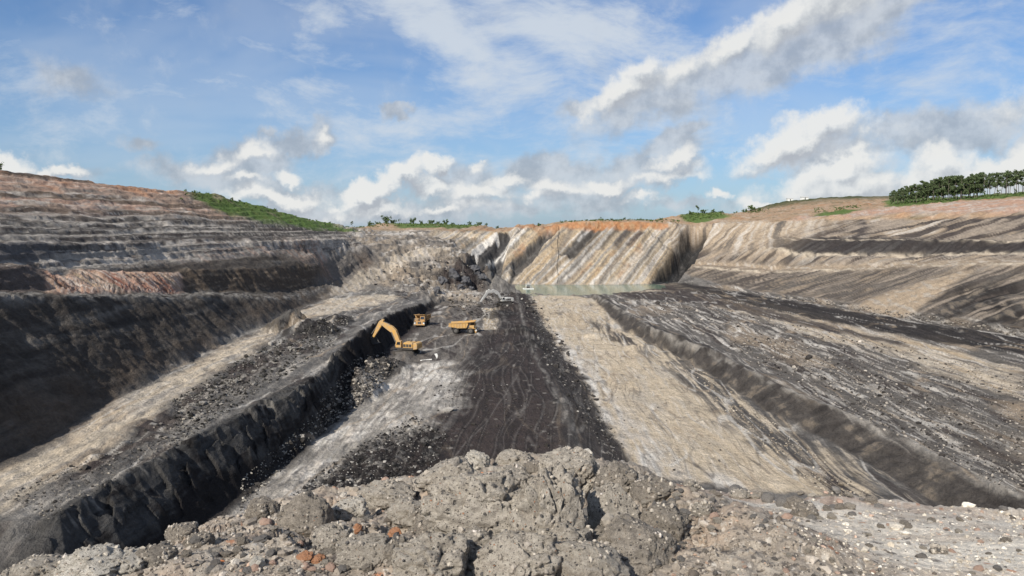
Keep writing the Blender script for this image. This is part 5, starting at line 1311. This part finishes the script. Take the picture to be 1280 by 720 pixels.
def clod_mesh(name, seed, sub, lump=.32, rough=.13, sharp=False):
    bm = bmesh.new(); bmesh.ops.create_icosphere(bm, subdivisions=sub, radius=1.0)
    o = Vector((seed * 7.31, seed * 3.17, seed * 1.9)); rq = random.Random(seed)
    planes = [(Vector((rq.gauss(0, 1), rq.gauss(0, 1), rq.gauss(0, 1))).normalized(), rq.uniform(.72, .96)) for _ in range(11)]
    for v in bm.verts:
        p = v.co.normalized()
        d = 1 + lump * mnoise.noise(p * 1.1 + o) + lump * .7 * mnoise.noise(p * 2.3 + o)
        d += rough * 1.25 * mnoise.fractal(p * 3.4 + o, .75, 2.1, 6)
        d += .16 * (1 - 2 * abs(mnoise.noise(p * 1.7 + o * 1.3))) * (1 - 1.2 * abs(mnoise.noise(p * 3.4 - o)))
        if not sharp:
            cell = mnoise.voronoi(p * 2.2 + o)[0]
            d -= .20 * max(0, .16 - (cell[1] - cell[0])) / .16
            if sub > 4:
                d += .035 * (1 - 2 * abs(mnoise.noise(p * 9 + o))) + .022 * mnoise.noise(p * 19 + o) + .014 * mnoise.noise(p * 36 + o)
        q = p * (1 + (d - 1) * .8)
        if not sharp:
            for (nv, dd) in planes:
                e = q.dot(nv) - dd - .05 * mnoise.noise(p * 3 + o * 2)
                if e > 0: q = q - nv * e * .88
            q = q * (1 + .045 * mnoise.fractal(p * 6 + o, .6, 2.2, 5))
        v.co = q
    me = bpy.data.meshes.new(name); bm.to_mesh(me); bm.free()
    me.polygons.foreach_set('use_smooth', [not sharp] * len(me.polygons))
    return me
def put(name, me, mat, px, py, rpx, asp, zs, lab, cat, group=None, sink=.35, rz=0.0, rmin=3.0, tilt=(0, 0)):
    """a clod resting on the ground where the photograph shows it; rpx is its half width there in photograph pixels"""
    Pq = hit([(px, py + rpx * asp * .55)], hfast, rmin, 60, 700)[0]
    d = math.sqrt(Pq[0] ** 2 + Pq[1] ** 2 + Pq[2] ** 2); rad = rpx / F * d
    o = link(name, me if mat is None else me, None)
    if me.users == 1 or not me.materials: me.materials.append(mat) if not me.materials else None
    o.location = (Pq[0], Pq[1] + rad * .5, Pq[2] + rad * zs * (.5 - sink))
    o.scale = (rad, rad * .9, rad * zs); o.rotation_euler = (tilt[0], tilt[1], rz)
    tag(o, lab, cat, group)
    return o
BIG = [
    (603, 640, 66, .8, .80, M_mud, 6, 'broadest rounded grey mud clod in the middle of the spoil heap'),
    (686, 640, 46, 1.4, 1.35, M_mud, 6, 'tall split grey clod with a black hollow on its right side'),
    (716, 596, 44, .9, .95, M_mud, 6, 'grey clod forming the highest point of the spoil heap'),
    (707, 566, 12, .6, .6, M_mudw, 4, 'white crusted lump on the left of the heap summit'),
    (733, 568, 10, .6, .6, M_mudw, 4, 'white crusted lump on the right of the heap summit'),
    (596, 578, 17, .9, 1.0, M_mudw, 5, 'pointed pale lump on the crest left of centre'),
    (560, 598, 38, .6, .62, M_mud, 5, 'long low clod on the crest below the pointed pale lump'),
    (541, 706, 50, .8, .75, M_mud, 6, 'rounded grey clod at the bottom edge beside the orange topped stone'),
    (650, 712, 62, .7, .7, M_mud, 6, 'wide tan grey clod at the bottom edge in the centre'),
    (767, 640, 34, 1.2, 1.1, M_mud, 5, 'upright clod right of the black hollow'),
    (772, 600, 30, .9, .8, M_mudd, 5, 'furrowed darker clod right of the heap summit'),
    (795, 690, 52, .8, .75, M_mudd, 6, 'dark cracked clod at the lower right of the heap'),
    (738, 712, 46, .8, .7, M_mud, 5, 'smooth round clod at the bottom edge right of centre'),
    (832, 655, 30, 1.0, .9, M_mudd, 5, 'rough clod on the right flank of the heap'),
    (642, 577, 24, .6, .6, M_mud, 5, 'small clod row on the crest above the broadest clod'),
    (668, 583, 14, .8, .7, M_mudd, 4, 'dark little clod in the notch left of the summit'),
    (480, 622, 34, .6, .6, M_mud, 5, 'low pale brown clod on the left part of the crest'),
    (512, 640, 26, .9, .8, M_mud, 5, 'brown grey clod above the cluster of orange stones'),
    (434, 640, 22, .9, .9, M_mudw, 5, 'whitish small clod on the crest left of the brown one'),
    (325, 639, 19, 1.05, 1.1, M_mudd, 5, 'lone rounded boulder standing on the left crest'),
    (376, 648, 34, .8, .8, M_mudd, 5, 'ragged brown clod right of the lone rounded boulder'),
    (411, 676, 24, .9, .8, M_mud, 5, 'lumpy clod amid rubble on the left flank of the heap'),
    (497, 690, 20, 1.2, 1.2, M_mudd, 5, 'grey slab like stone with a rusty top near the bottom edge'),
    (224, 668, 16, .9, .9, M_mudd, 4, 'dark clod at the left end of the crest'),
    (246, 678, 15, .8, .8, M_mudd, 4, 'dark clod beside the one at the left end of the crest'),
    (186, 700, 22, .7, .7, M_mudd, 4, 'low dark clod near the lower left corner'),
    (100, 712, 34, .6, .6, M_mudw, 5, 'pale clod at the bottom edge near the left corner'),
    (152, 708, 24, .7, .7, M_mudw, 5, 'pale broken clod right of the one in the left corner'),
    (40, 722, 30, .6, .6, M_mud, 5, 'grey clod cut by the lower left corner'),
    (1010, 640, 17, .6, .6, M_mudd, 4, 'lone grey stone on the pale ground near its crest'),
    (880, 638, 13, .7, .7, M_mud, 4, 'brown lump where the heap meets the pale ground'),
    (926, 620, 12, .5, .5, M_mud, 4, 'low brown lump on the crest right of the heap'),
    (866, 608, 11, .6, .6, M_mud, 4, 'small brown lump on the crest beside the sand floor'),
    (700, 680, 40, .7, .7, M_mud, 5, 'clod below the black hollow'),
    (590, 690, 34, .7, .7, M_mud, 5, 'clod between the two bottom edge clods'),
    (540, 655, 30, .8, .7, M_mudd, 5, 'dull clod left of the broadest clod'),
    (455, 690, 36, .7, .6, M_mud, 5, 'low clod under the orange stones'),
    (640, 600, 26, .7, .7, M_mud, 5, 'clod wedged above the broadest clod'),
    (816, 615, 26, .7, .7, M_mudd, 5, 'clod on the right shoulder of the heap'),
    (1176, 690, 9, .5, .5, M_mudd, 4, 'dark flat stone on the pale ground at the lower right'),
]
for i, (px, py, rp, asp, zs, mat, sub, lab) in enumerate(BIG):
    me = clod_mesh('mud_clod', i + 3, sub, .30, .12); me.materials.append(mat)
    put('mud_clod', me, mat, px, py, rp, asp, zs, lab, 'clod', None, .26, 0, 3.0)
SMALL = [(548, 654, 12, .5, M_rust, 'orange stone with a pale side left of the broadest clod'), (446, 662, 6, .9, M_rust, 'small orange stone on the left flank'), (493, 672, 8, 1.2, M_rust, 'upright rust orange stone near the bottom edge'),
         (635, 644, 6, .8, M_rust, 'small orange stone at the foot of the tall split clod'), (632, 663, 6, .8, M_rust, 'lower of the two small orange stones by the split clod'), (380, 697, 9, .6, M_rust, 'left one of the orange crumbs near the bottom edge'), (396, 700, 8, .6, M_rust, 'right one of the orange crumbs near the bottom edge'),
         (722, 680, 5, .8, M_rust, 'tiny red stone below the black hollow'), (544, 643, 9, .45, M_pebb, 'flat grey pebble just above the orange stone'), (526, 678, 5, .8, M_pinkst, 'pink pebble beside the upright orange stone'), (320, 706, 8, .9, M_whst, 'white stone low on the left flank'),
         (507, 695, 8, .9, M_pebb, 'dark pebble at the left end of the bottom clod'), (466, 678, 9, .8, M_pinkst, 'pinkish pebble left of the upright orange stone'), (707, 706, 9, .9, M_pebb, 'dark round pebble at the bottom edge right of the wide clod'), (622, 676, 7, .6, M_pebb, 'dark pebble under the broadest clod'), (440, 646, 7, .8, M_whst, 'white stone below the whitish crest clod')]
for i, (px, py, rp, zs, mat, lab) in enumerate(SMALL):
    me = clod_mesh('stone', 80 + i, 3, .35, .2, True); me.materials.append(mat)
    put('stone', me, mat, px, py, rp, .6, zs, lab, 'stone', None, .15, i * 1.3, 3.0)
# medium stones: one source per kind, copied
src = []
for i in range(5):
    me = clod_mesh('stone', 120 + i, 3, .4, .22, i % 2 == 0); me.materials.append((M_mudd, M_pebb, M_mud, M_pinkst, M_pebb)[i]); src.append(me)
r = np.random.RandomState(12)
cnt = 0
zones_ = [('brownish stone in the rubble on the left flank of the heap', 'stones in the rubble on the left flank', 230, 470, 650, 718, 60), ('small clod in the gaps between the large clods', 'small clods between the large ones', 470, 860, 600, 718, 90), ('stone on the rubbly crest right of the heap', 'stones on the rubbly crest right of the heap', 840, 1100, 612, 650, 45), ('small stone scattered on the pale ground', 'stones scattered on the pale ground', 880, 1278, 650, 718, 45)]
for lab, grp, x0, x1, y0, y1, n in zones_:
    px = r.uniform(x0, x1, n); py = r.uniform(y0, y1, n)
    H = hit(np.stack([px, py], 1), hfast, 3.0, 40, 600)
    for j in range(n):
        rad = r.uniform(2.6, 7.0) / F * math.hypot(H[j][0], H[j][1]) * (1 if j % 5 else 1.5) * (.6 if 'pale' in lab else 1)
        o = bpy.data.objects.new('stone', src[r.randint(5)]); COL.objects.link(o)
        o.location = (H[j][0], H[j][1], H[j][2] + rad * .25); o.scale = (rad * r.uniform(.8, 1.3), rad, rad * r.uniform(.5, .9)); o.rotation_euler = (r.uniform(-.4, .4), r.uniform(-.4, .4), r.uniform(0, 6.3))
        tag(o, lab, 'stone', grp)
# gravel: one mesh of thousands of tiny stones
bm = bmesh.new(); bmesh.ops.create_icosphere(bm, subdivisions=1, radius=1.0)
ICO = np.array([v.co[:] for v in bm.verts]); ICF = np.array([[v.index for v in f.verts] for f in bm.faces]); bm.free()
def stones(name, X, Yy, S, cols, label, mat, lift=.2, seed=0):
    r = np.random.RandomState(seed); n = len(X)
    Zz = hfast(X, Yy)
    sh = ICO[None] * (1 + .35 * r.randn(n, len(ICO), 1) * .6) * r.uniform(.55, 1.2, (n, 1, 3))
    a = r.rand(n) * 6.28; ca, sa = np.cos(a)[:, None], np.sin(a)[:, None]
    xx = sh[..., 0] * ca - sh[..., 1] * sa; yy = sh[..., 0] * sa + sh[..., 1] * ca
    V = np.stack([xx, yy, sh[..., 2] * .75], -1) * S[:, None, None] + np.stack([X, Yy, Zz + S * lift], -1)[:, None]
    Fq = ICF[None] + (np.arange(n) * len(ICO))[:, None, None]
    me = np_mesh(name, V.reshape(-1, 3), Fq.reshape(-1, 3), np.repeat(cols, len(ICO), 0), False)
    tag(link(name, me, mat), label, name.replace('_', ' '), kind='stuff')
def pick(r, n, table):
    cs = np.array([c_ for c_, w in table]); ws = np.array([w for c_, w in table]); ws = ws / ws.sum()
    return cs[r.choice(len(cs), n, p=ws)] * r.uniform(.75, 1.25, (n, 1))
r = np.random.RandomState(33)
N = 13000
px = r.uniform(-60, 1340, N); py = np.where(r.rand(N) < .5, r.uniform(590, 730, N), r.uniform(640, 735, N))
H = hit(np.stack([px, py], 1), hfast, 3.0, 40, 500)
ok = (np.hypot(H[:, 0], H[:, 1]) < 13); H = H[ok]; px = px[ok]
n = len(H); d = np.hypot(H[:, 0], H[:, 1])
S = np.exp(r.randn(n) * .7) * 1.1 / F * d * np.where(px[:] > 900, .85, 1.15)
GC = pick(r, n, [((.30, .26, .215), 12), ((.40, .355, .30), 6), ((.09, .083, .076), 3), ((.5, .46, .4), .8), ((.40, .28, .21), .7), ((.42, .17, .08), .07), ((.14, .12, .10), 4)])
rgt = (H[:, 0] > 1.9) & (r.rand(n) < .82)
GC[rgt] = pick(r, int(rgt.sum()), [((.55, .50, .42), 6), ((.42, .37, .30), 3), ((.66, .62, .54), 3), ((.12, .11, .10), 1.0), ((.45, .33, .26), .8)])
S = S * np.where(rgt & (r.rand(n) < .5), .6, 1)
stones('gravel', H[:, 0], H[:, 1], S, GC, 'fine mixed gravel strewn over the near ground', M_near, .15, 1)
# crumbs lying on the clods
def on_clods():
    rr = np.random.RandomState(8); V = []; Fq = []; Cc = []; k = 0
    bpy.context.view_layer.update()
    for o in [q for q in COL.objects if q.name.startswith('mud_clod')]:
        n_ = len(o.data.vertices); co = np.empty(n_ * 3, np.float32); no = np.empty(n_ * 3, np.float32)
        o.data.vertices.foreach_get('co', co); o.data.vertices.foreach_get('normal', no)
        co = co.reshape(-1, 3); no = no.reshape(-1, 3); up_ = np.nonzero(no[:, 2] > .25)[0]
        rad = o.scale[0]; cnt_ = int(min(170, 30 + 220 * rad))
        M = np.array(o.matrix_world)
        for i in rr.choice(up_, cnt_):
            p_ = M[:3, :3] @ co[i] + M[:3, 3]; s_ = math.exp(rr.randn() * .5) * .0085
            sh = ICO * (1 + .3 * rr.randn(len(ICO), 1) * .6) * rr.uniform(.6, 1.2, (1, 3)) * s_
            V.append(sh + p_); Fq.append(ICF + k); k += len(ICO)
    cc = pick(rr, len(V), [((.33, .295, .25), 8), ((.42, .38, .32), 4), ((.09, .085, .08), 3), ((.55, .5, .45), .4)])
    me = np_mesh('crumbs', np.concatenate(V), np.concatenate(Fq), np.repeat(cc, len(ICO), 0), False)
    tag(link('crumbs', me, M_near), 'small crumbs of stone and mud lying on the clods', 'crumbs', kind='stuff')
on_clods()
# rubble on the floor and the bench
def in_poly(px, py, n, seed):
    r = np.random.RandomState(seed); p = np.array(px, float); x0, y0 = p.min(0); x1, y1 = p.max(0)
    out = []
    while len(out) < n:
        x, y = r.uniform(x0, x1), r.uniform(y0, y1); c_ = False
        for i in range(len(p)):
            a, b_ = p[i - 1], p[i]
            if ((a[1] > y) != (b_[1] > y)) and x < (b_[0] - a[0]) * (y - a[1]) / (b_[1] - a[1]) + a[0]: c_ = not c_
        if c_: out.append((x, y))
    return np.array(out)
RB = []
SANDT = [((.30, .25, .19), 4), ((.5, .45, .37), 3), ((.10, .09, .08), 3)]
for (poly, n, s0, tab, sd) in (
    ([(330, 650), (400, 590), (450, 555), (520, 520), (560, 545), (540, 605), (450, 640)], 2600, 1.1, [((.03, .028, .027), 5), ((.10, .095, .09), 3), ((.4, .38, .35), 1)], 1),
    ([(400, 500), (440, 450), (480, 440), (500, 452), (470, 490), (400, 545)], 1100, 1.2, [((.06, .055, .05), 5), ((.2, .18, .16), 3), ((.42, .38, .32), 1.5)], 2),
    ([(300, 600), (390, 520), (470, 470), (480, 480), (390, 550), (300, 640)], 900, 1.0, [((.06, .055, .05), 5), ((.3, .28, .25), 2), ((.45, .42, .36), 1.5)], 3),
    ([(216, 500), (300, 450), (400, 400), (440, 395), (420, 430), (340, 480), (216, 560)], 2200, 1.0, [((.035, .033, .03), 5), ((.10, .095, .085), 3), ((.30, .28, .25), 1.6)], 4),
    ([(540, 480), (640, 470), (700, 520), (690, 590), (560, 590)], 900, .8, [((.05, .045, .04), 6), ((.12, .11, .10), 2), ((.4, .38, .35), .2)], 5),
    ([(650, 372), (672, 376), (700, 420), (780, 560), (770, 585), (690, 470)], 900, 1.0, [((.05, .046, .043), 5), ((.15, .14, .13), 2), ((.35, .33, .3), .5)], 6),
    ([(560, 370), (640, 366), (645, 380), (600, 400), (560, 385)], 300, 1.0, [((.05, .046, .043), 5), ((.35, .33, .3), 1)], 7),
    ([(450, 340), (560, 320), (610, 345), (600, 365), (480, 366)], 420, .8, [((.06, .055, .055), 4), ((.2, .18, .16), 3), ((.4, .36, .3), 2)], 8),
    ([(900, 432), (1062, 518), (1153, 559), (1243, 604), (1280, 620), (1280, 560), (1100, 470), (960, 420)], 2200, .85, [((.05, .045, .042), 4), ((.16, .145, .13), 3), ((.42, .38, .33), 2)], 9),
    ([(830, 405), (900, 425), (1280, 560), (1280, 470), (1100, 430), (900, 385), (790, 372)], 2200, .7, [((.05, .045, .042), 4), ((.16, .145, .13), 3), ((.42, .38, .33), 2)], 10),
    ([(860, 450), (953, 518), (1098, 627), (1040, 625), (940, 550), (880, 490)], 700, .8, SANDT, 11),
    ([(700, 400), (760, 400), (900, 560), (940, 610), (830, 595), (745, 490)], 260, .7, SANDT, 12),
    ([(0, 620), (120, 570), (300, 470), (330, 470), (216, 560), (60, 650)], 900, .9, [((.06, .055, .05), 4), ((.2, .18, .16), 3), ((.4, .36, .3), 1)], 13),
    ([(960, 372), (1170, 404), (1280, 421), (1280, 412), (1130, 390), (1000, 372)], 500, .8, [((.10, .09, .08), 4), ((.3, .27, .23), 2)], 14)):
    q = in_poly(poly, None, n, sd); H = hit(q, hfast, 60, 700, 500)
    rr_ = np.random.RandomState(sd + 50); S = np.exp(rr_.randn(n) * .5) * s0 * .9 / F * np.hypot(H[:, 0], H[:, 1])
    RB.append((H, S, pick(rr_, n, tab)))
H = np.concatenate([a[0] for a in RB]); S = np.concatenate([a[1] for a in RB]); Cc = np.concatenate([a[2] for a in RB])
stones('rubble', H[:, 0], H[:, 1], S, Cc, 'broken coal and rock rubble strewn on the pit floor and bench', M_far, .25, 2)
# angular coal blocks at the foot of the middle slope
r = np.random.RandomState(77)
CB = [(552, 352, 9, 'squat black block left in the row at the far end of the floor'), (566, 345, 11, 'large dark slab leaning at the foot of the middle slope'), (580, 352, 9, 'dark block between the leaning slab and the pointed block'), (592, 338, 10, 'black block highest in the jumble at the far end'), (601, 348, 10, 'pointed dark block nearest the layered wall'), (575, 360, 7, 'small dark block at the bottom of the jumble'), (545, 364, 8, 'low wide dark block at the left foot of the jumble'), (588, 362, 6, 'smallest dark block at the front of the jumble')]
M_cblk = plain("coal_block_rock", (.075, .075, .08), .75, var=1.2, scale=.5)
for i, (px, py, rp, lab) in enumerate(CB):
    me = clod_mesh('rock_block', 200 + i, 3, .5, .3, True); me.materials.append(M_cblk)
    Pq = hit([(px, py)], hfast, 100, 900, 900)[0]; rad = rp * .72 / F * Pq[1]
    o = link('rock_block', me); o.location = (Pq[0], Pq[1] + rad * .4, Pq[2]); o.scale = (rad, rad, rad * .9); o.rotation_euler = (r.uniform(-.5, .5), r.uniform(-.5, .5), i); tag(o, lab, 'rock')
print("done", time.time() - T0)
